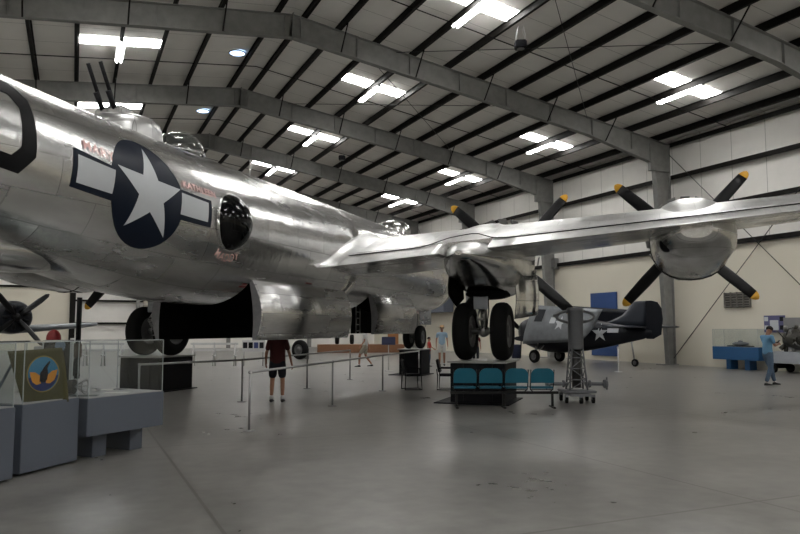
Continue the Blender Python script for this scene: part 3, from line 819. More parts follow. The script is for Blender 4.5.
# ------------------------------------------------------------------ people
M_skin = mat('skin', srgb(150, 108, 86), .55, var=.08); M_hairk = mat('dark_hair', (.012, .009, .008), .6, spec=.2); M_hairb = mat('brown_hair', (.06, .035, .02), .6)
M_shoe = mat('dark_shoe', (.02, .02, .02), .5); M_eye = mat('eye', (.03, .02, .015), .3); M_whitesock = mat('white_sock', (.6, .6, .6), .8)
def skinmesh(name, pts, edges, m, parent, lv=2, root=0):
    me = bpy.data.meshes.new(name); me.from_pydata([p[0] for p in pts], edges, []); o = bpy.data.objects.new(name, me); COL.objects.link(o)
    md = o.modifiers.new('skin', 'SKIN'); md.use_smooth_shade = True
    for i, p in enumerate(pts):
        r_ = p[1] if isinstance(p[1], tuple) else (p[1], p[1]); me.skin_vertices[0].data[i].radius = r_; me.skin_vertices[0].data[i].use_root = (i == root)
    sb_ = o.modifiers.new('sub', 'SUBSURF'); sb_.levels = lv; sb_.render_levels = lv
    me.materials.append(m); o.parent = parent
    return o
def person(label, loc, rz, hgt, pose, shirt, legs, hair, shoes=M_shoe, girth=1.0, sleeve=.5, long_legs=True, hat=None, face_down=0.0, group=None, socks=None):
    k = hgt / 1.75
    t = thing('person', label, 'person', loc, rz, group)
    J = dict(pel=(0, 0, .96), sp=(0, .0, 1.12), ch=(0, .0, 1.32), nk=(0, 0, 1.47), hd=(0, .01, 1.56), ht=(0, .02, 1.67),
             hl=(-.095, 0, .90), kl=(-.10, .02, .50), al=(-.10, -.02, .09), hr=(.095, 0, .90), kr=(.10, .02, .50), ar=(.10, -.02, .09),
             sl=(-.18, 0, 1.41), el=(-.235, -.03, 1.14), wl=(-.25, .05, .90), sr=(.18, 0, 1.41), er=(.235, -.03, 1.14), wr=(.25, .05, .90))
    J.update(pose); J = {a: Vector(b) * k for a, b in J.items()}
    P = []; E_ = []; ix = {}
    def add(n_, p, r_, frm=None):
        ix[n_] = len(P); P.append((tuple(p), tuple(x * k for x in r_) if isinstance(r_, tuple) else r_ * k))
        if frm is not None: E_.append((ix[frm], ix[n_]))
    add('pel', J['pel'], (.115, .085)); add('sp', J['sp'], (.105, .075), 'pel'); add('ch', J['ch'], (.125, .08), 'sp'); add('nk', J['nk'], .052, 'ch')
    add('hd', J['hd'], (.066, .075), 'nk'); add('hm', J['hd'].lerp(J['ht'], .55), (.076, .092), 'hd'); add('ht', J['ht'], (.066, .08), 'hm')
    up = (J['ht'] - J['hd']).normalized(); fw = Vector((0, 1, 0)); fw = (fw - up * fw.dot(up)).normalized()
    for s_ in 'lr':
        add('h' + s_, J['h' + s_], .075, 'pel'); add('t' + s_, J['h' + s_].lerp(J['k' + s_], .5), .072, 'h' + s_); add('k' + s_, J['k' + s_], .055, 't' + s_)
        add('c' + s_, J['k' + s_].lerp(J['a' + s_], .35), .055, 'k' + s_); add('a' + s_, J['a' + s_], .036, 'c' + s_)
        add('s' + s_, J['s' + s_], .048, 'ch'); add('u' + s_, J['s' + s_].lerp(J['e' + s_], .5), .043, 's' + s_); add('e' + s_, J['e' + s_], .038, 'u' + s_); add('w' + s_, J['w' + s_], .026, 'e' + s_)
        d = (J['w' + s_] - J['e' + s_]).normalized(); side = d.cross(Vector((0, 1, 0)));
        if side.length < .1: side = Vector((1, 0, 0))
        side.normalize(); th = side if (side.x > 0) == (s_ == 'l') else -side; acr = Vector((0, 1, 0)) - d * d.y; acr = acr.normalized() if acr.length > .1 else Vector((0, 0, 1))
        w_ = J['w' + s_]; pm = w_ + d * .05 * k; add('p' + s_, pm, (.032, .02), 'w' + s_)
        for q_ in range(4):
            o_ = acr * (.028 - .019 * q_) * k; l_ = (.085, .092, .085, .068)[q_] * k
            add('f%d%s' % (q_, s_), pm + o_ + d * .045 * k, .0095, 'p' + s_); add('g%d%s' % (q_, s_), pm + o_ + d * (.045 * k + l_ * .5) + th * .008 * k, .009, 'f%d%s' % (q_, s_))
            add('j%d%s' % (q_, s_), pm + o_ + d * (.045 * k + l_ * .9) + th * .028 * k, .0075, 'g%d%s' % (q_, s_))
        add('m' + s_, w_ + d * .035 * k + acr * .04 * k, .012, 'p' + s_); add('n' + s_, w_ + d * .08 * k + acr * .055 * k + th * .02 * k, .0095, 'm' + s_)
    add('nose', J['hd'].lerp(J['ht'], .45) + fw * .098 * k, .012, 'hm')
    body = skinmesh('body', P, E_, M_skin, t)
    for sx in (-1, 1):
        c_ = J['hd'].lerp(J['ht'], .62) + fw * .086 * k + Vector((sx * .03 * k, 0, 0)); MB().ball(c_, .011 * k, 8, 6).build('eye', M_eye, body)
        c_ = J['hd'].lerp(J['ht'], .5) + Vector((sx * .08 * k, -.01 * k, 0)); MB().ball(c_, (.012 * k, .022 * k, .032 * k), 8, 6).build('ear', M_skin, body)
    c_ = J['hd'].lerp(J['ht'], .25) + fw * .082 * k; MB().ball(c_, (.026 * k, .008 * k, .007 * k), 8, 6).build('mouth', mat('lips', srgb(130, 80, 72), .5), body)
    # hair: a cap over the skull
    hc = J['hd'].lerp(J['ht'], .72) - fw * .018 * k + up * .018 * k
    rot = Matrix((Vector((1, 0, 0)), fw, up)).transposed()
    q = MB(); rings = []
    for i in range(8):
        a = -.35 + (pi / 2 + .33) * i / 7
        rings.append([tuple(hc + rot @ Vector((.092 * k * cos(a) * cos(b), (.110 * k) * cos(a) * sin(b) - (.0 if sin(b) < .3 else .018 * k * (1 if a < .5 else 0)), .10 * k * sin(a) + (.04 * k if sin(b) > .3 and i < 3 else 0)))) for b in [2 * pi * j / 18 for j in range(18)]])
    q.loft(rings); q.build('hair', hair, t)
    if hat:
        q = MB(); q.lathe([(.17 * k, 0), (.165 * k, .012), (.10 * k, .02), (.095 * k, .09), (.06 * k, .115), (.005, .12)], J['ht'] - up * .0, 'Z', 20); q.build('hat', hat, t)
    # shirt
    P2 = []; E2 = []
    def a2(p, r_, f_=None):
        P2.append((tuple(p), tuple(x * k for x in r_) if isinstance(r_, tuple) else r_ * k))
        if f_ is not None: E2.append((f_, len(P2) - 1))
        return len(P2) - 1
    g_ = girth; i0 = a2(J['pel'] - Vector((0, 0, .10 * k)), (.172 * g_, .135 * g_)); i0 = a2(J['pel'] + Vector((0, 0, .02 * k)), (.168 * g_, .13 * g_), i0); i1 = a2(J['sp'], (.160 * g_, .125 * g_), i0); i2 = a2(J['ch'], (.172 * g_, .122 * g_), i1); ic = i2; i2 = a2(J['ch'].lerp(J['nk'], .55), (.12 * g_, .10 * g_), i2); a2(J['nk'] - Vector((0, 0, .015 * k)), .068, i2)
    for s_ in 'lr':
        i3 = a2(J['s' + s_], .075 * girth, i2); i4 = a2(J['s' + s_].lerp(J['e' + s_], .5), .062 * girth, i3)
        if sleeve > .6: i4 = a2(J['e' + s_], .055, i4)
        a2(J['s' + s_].lerp(J['e' + s_], sleeve + .28) if sleeve < .9 else J['w' + s_], .055 if sleeve < .9 else .04, i4)
    skinmesh('shirt', P2, E2, shirt, t)
    P2 = []; E2 = []
    i0 = a2(J['pel'] + Vector((0, 0, .10 * k)), (.14 * girth, .115 * girth)); i1 = a2(J['pel'] - Vector((0, 0, .05 * k)), (.155 * girth, .12 * girth), i0)
    for s_ in 'lr':
        i2 = a2(J['h' + s_] - Vector((0, 0, .05 * k)), .10 * girth, i1); i3 = a2(J['h' + s_].lerp(J['k' + s_], .55), .092 * girth, i2)
        if long_legs: i3 = a2(J['k' + s_], .075, i3); i3 = a2(J['k' + s_].lerp(J['a' + s_], .5), .066, i3); a2(J['a' + s_], .056, i3)
        else: a2(J['h' + s_].lerp(J['k' + s_], .92), .085, i3)
    skinmesh('trousers' if long_legs else 'shorts', P2, E2, legs, t)
    for s_ in 'lr':
        a_ = J['a' + s_]; q = MB(); rings = []
        for y_, w_, h_ in ((-.075, .02, .03), (-.06, .036, .075), (0, .042, .085), (.06, .046, .06), (.13, .048, .045), (.18, .035, .032), (.195, .012, .018)):
            rings.append([(a_.x + w_ * k * cos(b), a_.y + (y_ + .01) * k, a_.z - .09 * k + max(0, h_ * k * .5 + h_ * k * .5 * sin(b))) for b in [2 * pi * j / 12 for j in range(12)]])
        q.loft(rings); q.build('shoe', shoes, t)
        if socks: MB().tube([a_ + Vector((0, 0, -.02 * k)), a_ + Vector((0, 0, .07 * k))], .045 * k, 10).build('sock', socks, t)
    return t
CZ = -YAW      # facing away from the camera
M_maroon = mat('maroon_cotton', srgb(70, 22, 24), .85, scale=20); M_navyc = mat('dark_navy_cotton', srgb(20, 22, 32), .85); M_blue = mat('light_blue_cotton', srgb(96, 140, 172), .85, scale=20)
M_jean = mat('faded_denim', srgb(74, 92, 112), .85, var=.25, scale=16); M_wcot = mat('white_cotton', srgb(190, 190, 188), .85); M_khaki = mat('stone_cotton', srgb(150, 145, 132), .85)
M_redc = mat('red_patterned_cotton', srgb(165, 58, 50), .85, var=.4, scale=30)
person('man in a maroon shirt and dark shorts standing behind the metal railing under the bomber', G(277, 402), CZ, 1.83,
       dict(al=(-.13, -.02, .09), kl=(-.12, .02, .50), ar=(.13, -.02, .09), kr=(.12, .02, .50), el=(-.27, .02, 1.13), wl=(-.30, .16, .92), er=(.27, .02, 1.13), wr=(.31, .12, .90), hd=(0, .05, 1.55), ht=(0, .10, 1.65)), M_maroon, M_navyc, M_hairb, long_legs=False, socks=M_whitesock, girth=1.22)
person('man in light blue shirt and jeans looking down at a phone, beside the engine display', G(769, 385), CZ + radians(-75), 1.88,
       dict(kl=(-.06, .14, .51), al=(-.02, .22, .09), kr=(.10, -.0, .50), ar=(.10, -.18, .09), el=(-.21, .10, 1.15), wl=(-.10, .30, 1.22), er=(.21, .08, 1.15), wr=(.10, .30, 1.20), hd=(0, .05, 1.55), ht=(0, .13, 1.64), nk=(0, .02, 1.47)), M_blue, M_jean, M_hairk)
ph = G(769, 385); o = MB().box((0, 0, 0), (.075, .012, .15), bev=.003).build('mobile_phone', M_black); o.location = ph + Matrix.Rotation(CZ - radians(75), 3, 'Z') @ Vector((-.0, .42, 1.36)); o.rotation_euler = (radians(-50), 0, CZ - radians(75))
tag(o, 'small dark mobile phone in the hands of the man in the light blue shirt', 'phone')
person('person in white top and pale shorts walking behind the railing by the forward bomb door', G(365, 367), CZ + radians(80), 1.86,
       dict(kl=(-.09, .22, .52), al=(-.09, .24, .10), kr=(.09, .0, .50), ar=(.09, -.28, .12), wl=(-.25, .12, .93), wr=(.25, -.1, .92)), M_wcot, M_khaki, M_hairb, long_legs=False)
person('man in pale blue shirt, white shorts and straw hat facing the camera', G(442, 365.5), CZ + pi, 1.92, dict(), mat('pale_blue_cotton', srgb(140, 165, 185), .85), M_wcot, M_hairk, long_legs=False, hat=mat('straw_hat', srgb(150, 120, 85), .8))
person('dark-haired child in a red patterned top near the pale blue shirted man', G(429, 366.5), CZ + radians(-100), 1.38, dict(el=(-.2, .12, 1.15), wl=(-.1, .28, 1.05)), M_redc, M_jean, M_hairk)
person('person in dark red clothes glimpsed between the right main wheels', G(476, 364.5), CZ + pi, 1.62, dict(), mat('dark_red_cotton', srgb(96, 34, 34), .85), M_navyc, M_hairk)

# ------------------------------------------------------------------ railings
M_rail = mat('galvanised_rail', (.30, .30, .30), .35, metal=.7)
def railing(label, posts, mats_, ends=()):
    t = thing('metal_railing', label, 'railing', G(*posts[0][:2])); o0 = G(*posts[0][:2]); tops = []
    for px, py in posts:
        p = G(px, py) - o0; tops.append(p + Vector((0, 0, 1.02)))
        MB().tube([p, p + Vector((0, 0, 1.02))], .022, 10).lathe([(.022, 0), (.11, 0), (.11, .012), (.03, .02)], p, 'Z', 18, cap=True).build('post', M_rail, t)
    pts = [tops[0] + Vector((0, 0, -.02))] + tops
    MB().tube(tops, .024, 10).build('top_rail', M_rail, t)
    for p in tops: MB().ball(p, .034, 10, 8).build('rail_joint', M_rail, t)
railing('galvanised tube railing nearest the camera, starting in front of the maroon-shirted man', [(249, 431), (332.5, 406), (382.7, 391), (419, 381)], M_rail)
railing('galvanised tube railing farther back, running behind the maroon-shirted man', [(138, 413), (241.7, 402), (307, 388.5), (350, 379.5)], M_rail)

# ------------------------------------------------------------------ glass cases on the left
M_case = mat('slate_grey_case_paint', srgb(84, 90, 100), .5, var=.05); M_casetop = mat('pale_case_deck', srgb(150, 150, 148), .6); M_caseside = M_case
M_glass = glass('clear_case_glass', (.96, .975, .98), .03, .02); M_gedge = mat('glass_edge', (.55, .6, .6), .3, alpha=.55)
def on(p_, z=0): return Vector((p_.x, p_.y, z))
def glass_case(name, label, A, B, depth, z0, z1, zg, legs, m=M_case, group=None, inset=.06):
    """A,B: front corners on plan (left, right); depth away from the camera side"""
    A, B = on(A), on(B); u = (B - A); L_ = u.length; u.normalize(); v = Vector((-u.y, u.x, 0)); ang = atan2(u.y, u.x)
    t = thing(name, label, 'display case', A, ang, group)
    q = MB(); q.box((L_ / 2, depth / 2, (z0 + z1) / 2), (L_, depth, z1 - z0), bev=.006); q.build('base_box', m, t)
    for lx in legs:
        MB().box((lx * L_, depth * .5, z0 / 2), (.24 * min(1, L_), depth * .6, z0), bev=.005).build('plinth', m, t)
    MB().box((L_ / 2, depth / 2, z1 + .006), (L_ - .05, depth - .05, .012)).build('deck', M_casetop, t)
    if zg:
        h = zg - z1; e = .02; g_ = MB()
        for cx_, cy_, sx, sy in ((L_ / 2, e, L_ - 2 * e, .006), (L_ / 2, depth - e, L_ - 2 * e, .006), (e, depth / 2, .006, depth - 2 * e), (L_ - e, depth / 2, .006, depth - 2 * e)):
            g_.box((cx_, cy_, z1 + .012 + h / 2), (sx, sy, h - .012))
        g_.box((L_ / 2, depth / 2, zg + .003), (L_ - 2 * e, depth - 2 * e, .006)); gg = g_.build('glass_cover', M_glass, t)
        q = MB()
        for cx_ in (e, L_ - e):
            for cy_ in (e, depth - e): q.box((cx_, cy_, z1 + h / 2), (.010, .010, h))
            q.box((cx_, depth / 2, zg), (.01, depth - 2 * e, .010))
        for cy_ in (e, depth - e): q.box((L_ / 2, cy_, zg), (L_ - 2 * e, .010, .010))
        q.build('glass_edge', M_gedge, gg)
    return t, Matrix.Translation(A) @ Matrix.Rotation(ang, 4, 'Z')
pA, pB = G(88, 399, .84), G(164, 391, .84)
_, MC = glass_case('display_case', 'slate grey glass-topped case on two plinths, rightmost of the cases at the left', pA, pB, 1.0, .33, .84, 1.62, (.28, .76))
q0, q1 = G(19.5, 477), G(77, 462.3)
_, MBB = glass_case('display_case', 'slate grey floor-standing case under the olive banner with round emblem', q0, q1, .9, .03, .86, 1.62, (.5,))
u = (q1 - q0).normalized(); a1 = G(12.5, 481); a0 = a1 - u * 1.2
_, MA = glass_case('display_case', 'slate grey case cut off by the left edge of the photo', a0, a1, .9, .03, .86, 1.62, (.5,))
# olive banner with a round emblem, inside the middle case
M_olive = mat('olive_cloth', srgb(72, 70, 42), .9, var=.15, scale=12)
def banner():
    bc = D(43, 377, 9.35); t = thing('emblem_banner', 'olive cloth banner with round blue and gold emblem in the middle left-hand case', 'banner', bc, CZ + radians(48))
    def bp(x, z, off=0): return (x * 1.15, .05 * sin(x * 6) + .10 * (z) ** 2 - off, z + .05 * x)
    q = MB(); N = 14; vs = []
    for j in range(N + 1):
        for i in range(N + 1):
            v_ = j / N; x0 = -.39 + .19 * (1 - v_) ** 1.1; x1 = .22 + .10 * (1 - v_) ** .8; x_ = x0 + (x1 - x0) * i / N; vs.append(bp(x_, -.36 + .72 * v_))
    q.add(vs, [(j * (N + 1) + i, j * (N + 1) + i + 1, (j + 1) * (N + 1) + i + 1, (j + 1) * (N + 1) + i) for j in range(N) for i in range(N)], 0, True)
    c_ = q.build('cloth', M_olive, t); md = c_.modifiers.new('t', 'SOLIDIFY'); md.thickness = .006
    def disc(pts, m, off, nm): 
        q = MB(); cen = (sum(p[0] for p in pts) / len(pts), sum(p[1] for p in pts) / len(pts)); rings = []
        for k in range(5): rings.append([bp(cen[0] + (x - cen[0]) * max(.02, k / 4), cen[1] + (y - cen[1]) * max(.02, k / 4), off) for x, y in pts])
        q.loft(rings, cap=False); return q.build(nm, m, c_)
    cx_, cz_ = .0, .04
    def el(rx, rz): return [(cx_ + rx * cos(2 * pi * k / 36) - .06 * rz * sin(2 * pi * k / 36), cz_ + rz * sin(2 * pi * k / 36)) for k in range(36)]
    disc(el(.195, .235), mat('emblem_gold', srgb(140, 120, 60), .7), .010, 'emblem_rim')
    disc(el(.18, .22), mat('emblem_blue', srgb(45, 115, 150), .7), .014, 'emblem_field')
    disc([(cx_ + .178 * cos(a), cz_ + .215 * sin(a)) for a in [pi + .15 + (pi - .3) * k / 16 for k in range(17)]], mat('emblem_dark_blue', srgb(26, 40, 92), .7), .018, 'emblem_sea')
    for sx in (-1, 1): disc([(cx_ + sx * x, cz_ + y) for x, y in ((.03, -.03), (.10, .03), (.165, .04), (.15, -.03), (.13, -.09), (.08, -.13), (.03, -.12))], mat('emblem_orange', srgb(205, 135, 35), .7), .022, 'emblem_wing')
    disc([(cx_ + x, cz_ + y) for x, y in ((-.05, -.09), (-.045, .02), (-.02, .05), (.0, .09), (.06, .16), (.075, .15), (.04, .07), (.05, .0), (.04, -.08), (.0, -.11))], M_black, .026, 'emblem_bird')
    MB().tube([(-.30, .03, .33), (-.62, .05, -.36)], .018, 8).tube([(-.30, .03, .33), (-.1, .12, -.42)], .018, 8).build('easel_leg', mat('blue_grey_pole', srgb(70, 82, 96), .5), t)
banner()
# exhibits inside the right case
def inside(M4, x, y, z): return M4 @ Vector((x, y, z))
dz = .854
t = thing('engine_model', 'dark cylindrical engine part lying in the rightmost left-hand glass case', 'exhibit', inside(MC, .25, .75, dz), CZ)
MB().tube([(-.42, 0, .10), (-.05, 0, .12)], [.06, .09], 14).tube([(-.05, 0, .10), (.12, 0, .11)], [.095, .10], 18).build('barrel', mat('dark_exhibit_metal', (.06, .055, .05), .5, metal=.4), t)
fr_ = MB()
for a in range(6): fr_.tube([(.12, .0, .11), (.27, .11 * cos(a * pi / 3), .11 + .10 * sin(a * pi / 3))], .008, 6)
fr_.tube([(.27, .11 * cos(a * pi / 6), .11 + .10 * sin(a * pi / 6)) for a in range(13)], .009, 6); fr_.build('mounting_frame', M_rail, t)
for i, (x, y, nm) in enumerate(((.62, .55, 'nearest its middle'), (.78, .75, 'toward the back'), (.95, .45, 'nearest its right end'))):
    t = thing('model_aircraft', 'tiny grey model aircraft in the rightmost left-hand glass case, %s' % nm, 'model', inside(MC, x, y, dz + .03), CZ + i * .7, 'tiny model aircraft in the case')
    q = MB().tube([(0, -.09, 0), (0, .0, .004), (0, .1, 0)], [.004, .013, .008], 8); q.build('fuselage', M_rail, t)
    MB().box((0, .02, 0), (.24, .035, .004)).box((0, -.08, .003), (.09, .02, .003)).build('wing', M_rail, t)
for i, (x, y, a) in enumerate(((.2, .3, .2), (1.0, .8, -.3), (.75, .3, .1))):
    o = MB().box((0, 0, .002), (.34, .22, .004)).build('paper_sheet', mat('paper', (.55, .54, .5), .8) if i else mat('dark_print', (.08, .09, .08), .7)); o.location = inside(MC, x, y, dz); o.rotation_euler = (0, 0, CZ + a)
    tag(o, ['dark printed sheet lying at the left end of the rightmost glass case', 'pale paper sheet at the back right of the rightmost glass case', 'pale paper sheet at the front middle of the rightmost glass case'][i], 'paper')
# dark board behind the cases
bp_ = D(57, 372, 12.2); t = thing('notice_board', 'tall black display board with pale blue shape, behind the banner', 'board', on(bp_), CZ)
MB().box((0, 0, .85), (.46, .05, 1.5), bev=.01).build('panel', mat('black_board', (.010, .011, .014), .6, spec=.1), t)
MB().box((.235, 0, .85), (.04, .06, 1.56)).build('frame_post', M_white, t)
MB().box((0, 0, .04), (.6, .4, .08), bev=.01).build('foot', M_stand, t)
MB().ball((.05, -.03, 1.50), (.09, .012, .10), 12, 8).build('pale_picture', mat('pale_blue_print', srgb(120, 140, 165), .7), t)
bp_ = on(D(77, 372, 26)); t = thing('tool_post', 'dark post with a brown box and hanging brush, by the far wall', 'post', bp_, CZ)
MB().tube([(0, 0, 0), (0, 0, 2.9)], .09, 10).build('post', M_stand, t); MB().box((0, -.12, 1.0), (.34, .16, .5), bev=.02).build('box', mat('brown_box', srgb(95, 78, 66), .7), t)
MB().lathe([(.16, 0), (.12, .3), (.05, .6), (.03, .65)], (0, -.14, .1), 'Z', 12, cap=True).build('brush', M_stand, t)
# long pale barrier rails by the far wall
def bench_rail(label, x0, x1, y, gp=None):
    A, B = on(G(x0, y)), on(G(x1, y)); u = B - A; L_ = u.length; t = thing('barrier', label, 'barrier', A, atan2(u.y, u.x), gp)
    for z in (.75, 1.05): MB().box((L_ / 2, 0, z), (L_, .06, .10), bev=.01).build('rail', M_white, t)
    for k in range(3): MB().box((.15 + (L_ - .3) * k / 2, 0, .5), (.08, .5, .06)).tube([(.15 + (L_ - .3) * k / 2, -.22, 0), (.15 + (L_ - .3) * k / 2, 0, 1.1), (.15 + (L_ - .3) * k / 2, .22, 0)], .03, 6).build('trestle', M_white, t)
bench_rail('long pale barrier behind the rightmost glass case, left of the left main wheels', 82, 124, 366)
bench_rail('low pale barrier standing between the left stand and the maroon-shirted man', 190, 238, 366)
A = G(246, 366); t = thing('poster_stand', 'white board of small photographs left of the maroon-shirted man', 'display board', on(A), CZ)
MB().box((.35, 0, .95), (1.1, .04, .55)).build('board', M_white, t)
for k in range(4): MB().box((-.05 + .26 * k, -.03, .98), (.2, .01, .28)).build('photograph', [M_navyc, M_black, mat('blue_print', srgb(60, 70, 120), .6)][k % 3], t)
for k in (-1, 1): MB().tube([(.35 + k * .45, 0, 0), (.35 + k * .45, 0, .7)], .02, 8).build('leg', M_rail, t)

# ------------------------------------------------------------------ far floor items
M_wood = mat('varnished_wood', srgb(120, 82, 54), .5, var=.2)
A, B = on(G(318, 353)), on(G(404, 352.5)); u = B - A; t = thing('wooden_platform', 'long low wooden platform beyond the bomb doors', 'platform', A, atan2(u.y, u.x))
MB().box((u.length / 2, .7, .30), (u.length, 1.4, .60), bev=.02).build('deck', M_wood, t)
for k in range(7): MB().box((u.length * k / 6, -.02, .30), (.08, .04, .6)).build('batten', M_wood, t)
C_ = A.lerp(B, .87); o = MB().box((0, 0, .4), (.8, .5, .8), bev=.02).build('lectern', mat('orange_wood', srgb(150, 100, 55), .5)); o.location = C_ + FY * .8 + Vector((0, 0, .6)); o.rotation_euler = (0, 0, CZ); tag(o, 'orange-brown wooden box standing on the right end of the wooden platform', 'box')
for i, px in enumerate((336, 351)):
    C_ = on(G(px, 352.7)) + FY * .9; t = thing('landing_gear_display', ['dark wheel on the wooden platform, left one of two', 'dark wheel on the wooden platform nearer the white-topped walker'][i], 'exhibit', C_ + Vector((0, 0, .6)), CZ)
    wheel(0, 0, .36, .36, .3, t)
C_ = on(G(300, 359.5)); t = thing('landing_gear_display', 'black aircraft wheel with grey hub on the floor right of the maroon-shirted man', 'exhibit', C_, CZ + radians(55)); wheel(0, 0, .56, .56, .4, t); 
MB().tube([(0, 0, .56), (.5, 0, .56)], .06, 10).box((.55, 0, .3), (.12, .3, .6), bev=.02).build('axle_stand', M_rail, t)
C_ = on(G(388.5, 371)); t = thing('information_stand', 'dark blue information panel on a thin white post, under the bomber nose', 'sign', C_, CZ)
MB().tube([(0, 0, 0), (0, 0, 1.15)], .02, 8).lathe([(.2, 0), (.2, .015), (.02, .03)], (0, 0, 0), 'Z', 18, cap=True).build('post', M_white, t)
MB().box((0, 0, 0), (.58, .02, .40), Matrix.Rotation(radians(-35), 3, 'X')).build('panel', mat('navy_panel', srgb(34, 42, 76), .4), t).location = (0, -.02, 1.26)
def chair(label, C_, rz):
    t = thing('chair', label, 'chair', C_, rz, 'dark sled-base chairs under the wing')
    MB().box((0, 0, .44), (.48, .46, .07), bev=.03).build('seat', M_stand, t); MB().box((0, -.24, .70), (.46, .06, .40), Matrix.Rotation(radians(12), 3, 'X'), bev=.025).build('backrest', M_stand, t)
    for sx in (-1, 1): MB().tube([(sx * .25, -.27, .62), (sx * .25, -.24, .40), (sx * .25, -.26, .03), (sx * .25, .24, .03), (sx * .25, .22, .42)], .016, 8).build('leg', M_stand, t)
    MB().tube([(-.25, .24, .03), (.25, .24, .03)], .016, 8).build('stretcher', M_stand, t)
    for sx in (-1, 1): MB().box((sx * .25, -.02, .64), (.04, .40, .03), bev=.01).tube([(sx * .25, .18, .42), (sx * .25, .16, .63)], .014, 8).build('armrest', M_stand, t)
chair('dark sled-base chair standing alone between the railing and the nose wheel stand', G(412, 390), CZ - radians(78))
chair('dark sled-base chair partly behind the left end of the teal seat row', G(447, 390), CZ - radians(100))

# teal seats on a beam
M_teal = mat('teal_plastic', srgb(12, 88, 108), .4, var=.06); M_beam = mat('black_beam', (.01, .01, .01), .5, spec=.2)
A, B = on(G(453, 407.5)), on(G(556, 407.5)); u = B - A; L_ = u.length; t = thing('seat_row', 'row of four teal seats on a black beam before the right main wheel stand', 'seating', A, atan2(u.y, u.x))
MB().box((L_ / 2, .0, .335), (L_ + .12, .07, .06), bev=.005).build('beam', M_beam, t)
for x in (.08, L_ * .49, L_ - .08): MB().box((x, 0, .17), (.05, .05, .31)).box((x, 0, .015), (.06, .52, .03), bev=.005).build('leg', M_beam, t)
for k in range(4):
    cx_ = L_ * (.115 + .25 * k)
    q = MB(); N = 12; vs = []; W = .26
    out = [(-W, .0), (-W, .18)] + [(-W + .15 - .15 * cos(a), .18 + .15 * sin(a)) for a in [pi / 2 * j / 5 for j in range(1, 6)]]
    out = out + [(-x, z) for x, z in out[::-1]]
    f1 = [(cx_ + x, -.06 - z * .18, .56 + z) for x, z in out]; f2 = [(cx_ + x * .99, -.095 - z * .18, .56 + z) for x, z in out]
    q.loft([f1, f2]); bk = q.build('seat_shell', M_teal, t)
    q = MB(); q.box((cx_, .20, .44), (.50, .46, .035), bev=.015).box((cx_, -.03, .455), (.50, .03, .05), bev=.01); q.build('seat', M_teal, t)
    q = MB()
    for sx in (-1, 1): q.tube([(cx_ + sx * .262, -.11, .86), (cx_ + sx * .262, -.05, .56), (cx_ + sx * .255, .02, .40), (cx_ + sx * .2, .05, .36)], .011, 6)
    q.tube([(cx_ - .255, .02, .40), (cx_ + .255, .02, .40)], .011, 6)
    q.build('seat_frame', M_beam, t)

# aircraft jack
M_jack = mat('grey_jack_paint', srgb(112, 114, 118), .45, var=.15); J0 = on(G(577, 402)); t = thing('aircraft_jack', 'tall grey wing jack on castors, right of the teal seats', 'jack', J0, CZ)
MB().lathe([(.175, 1.28), (.185, 1.30), (.185, 2.20), (.20, 2.21), (.20, 2.28), (.17, 2.30), (.02, 2.31)], (0, 0, 0), 'Z', 24, cap=True).build('cylinder', M_jack, t)
q = MB(); q.tube([(.46 * cos(a), .03, 2.08 + .15 * sin(a)) for a in [2 * pi * j / 28 for j in range(29)]], .035, 8); q.tube([(-.55, 0, 2.10), (-.40, 0, 2.12)], .04, 8); q.build('yoke_ring', M_jack, t)
MB().lathe([(.11, .35), (.11, 1.30)], (0, 0, 0), 'Z', 16, cap=True).build('inner_ram', mat('dark_jack_metal', (.06, .06, .06), .4, metal=.5), t)
for k in range(4):
    a = pi / 4 + k * pi / 2; ca, sa = cos(a), sin(a)
    MB().tube([(.19 * ca, .19 * sa, 1.3), (.30 * ca, .30 * sa, .3)], .022, 8).build('mast_leg', M_jack, t)
for z in (.55, .82, 1.08, 1.29):
    r_ = .30 - .11 * (z - .3); MB().tube([(r_ * cos(pi / 4 + j * pi / 2), r_ * sin(pi / 4 + j * pi / 2), z) for j in range(5)], .014, 6).build('lattice_hoop', M_jack, t)
q = MB()
for k in range(4):
    for i, (za, zb_) in enumerate(((.32, .55), (.55, .82), (.82, 1.08), (1.08, 1.28))):
        a, b = pi / 4 + k * pi / 2, pi / 4 + (k + 1) * pi / 2
        if i % 2: a, b = b, a
        ra, rb_ = .30 - .11 * (za - .3), .30 - .11 * (zb_ - .3); q.tube([(ra * cos(a), ra * sin(a), za), (rb_ * cos(b), rb_ * sin(b), zb_)], .012, 6)
q.build('lattice_brace', M_jack, t)
MB().box((0, 0, .27), (.80, .7, .06), bev=.015).box((0, 0, .20), (.5, .9, .06), bev=.01).build('base_frame', M_jack, t)
for sx in (-1, 1): 
    q = MB().tube([(sx * .2, 0, .44), (sx * .74, 0, .44)], .045, 10).tube([(sx * .66, 0, .44), (sx * .75, 0, .44)], .10, 12).tube([(sx * .30, 0, .44), (sx * .34, 0, .44)], .09, 12); q.build('outrigger', M_jack, t)
    MB().tube([(sx * .74, 0, .30), (sx * .74, 0, .60)], .02, 8).build('outrigger_screw', M_jack, t)
for x, y in ((-.32, -.3), (.32, -.3), (-.32, .3), (.32, .3), (0, -.42)):
    MB().tube([(x - .03, y, .075), (x + .03, y, .075)], .075, 16).build('castor', M_rub, t); MB().box((x, y, .15), (.09, .05, .12)).build('castor_fork', M_jack, t)

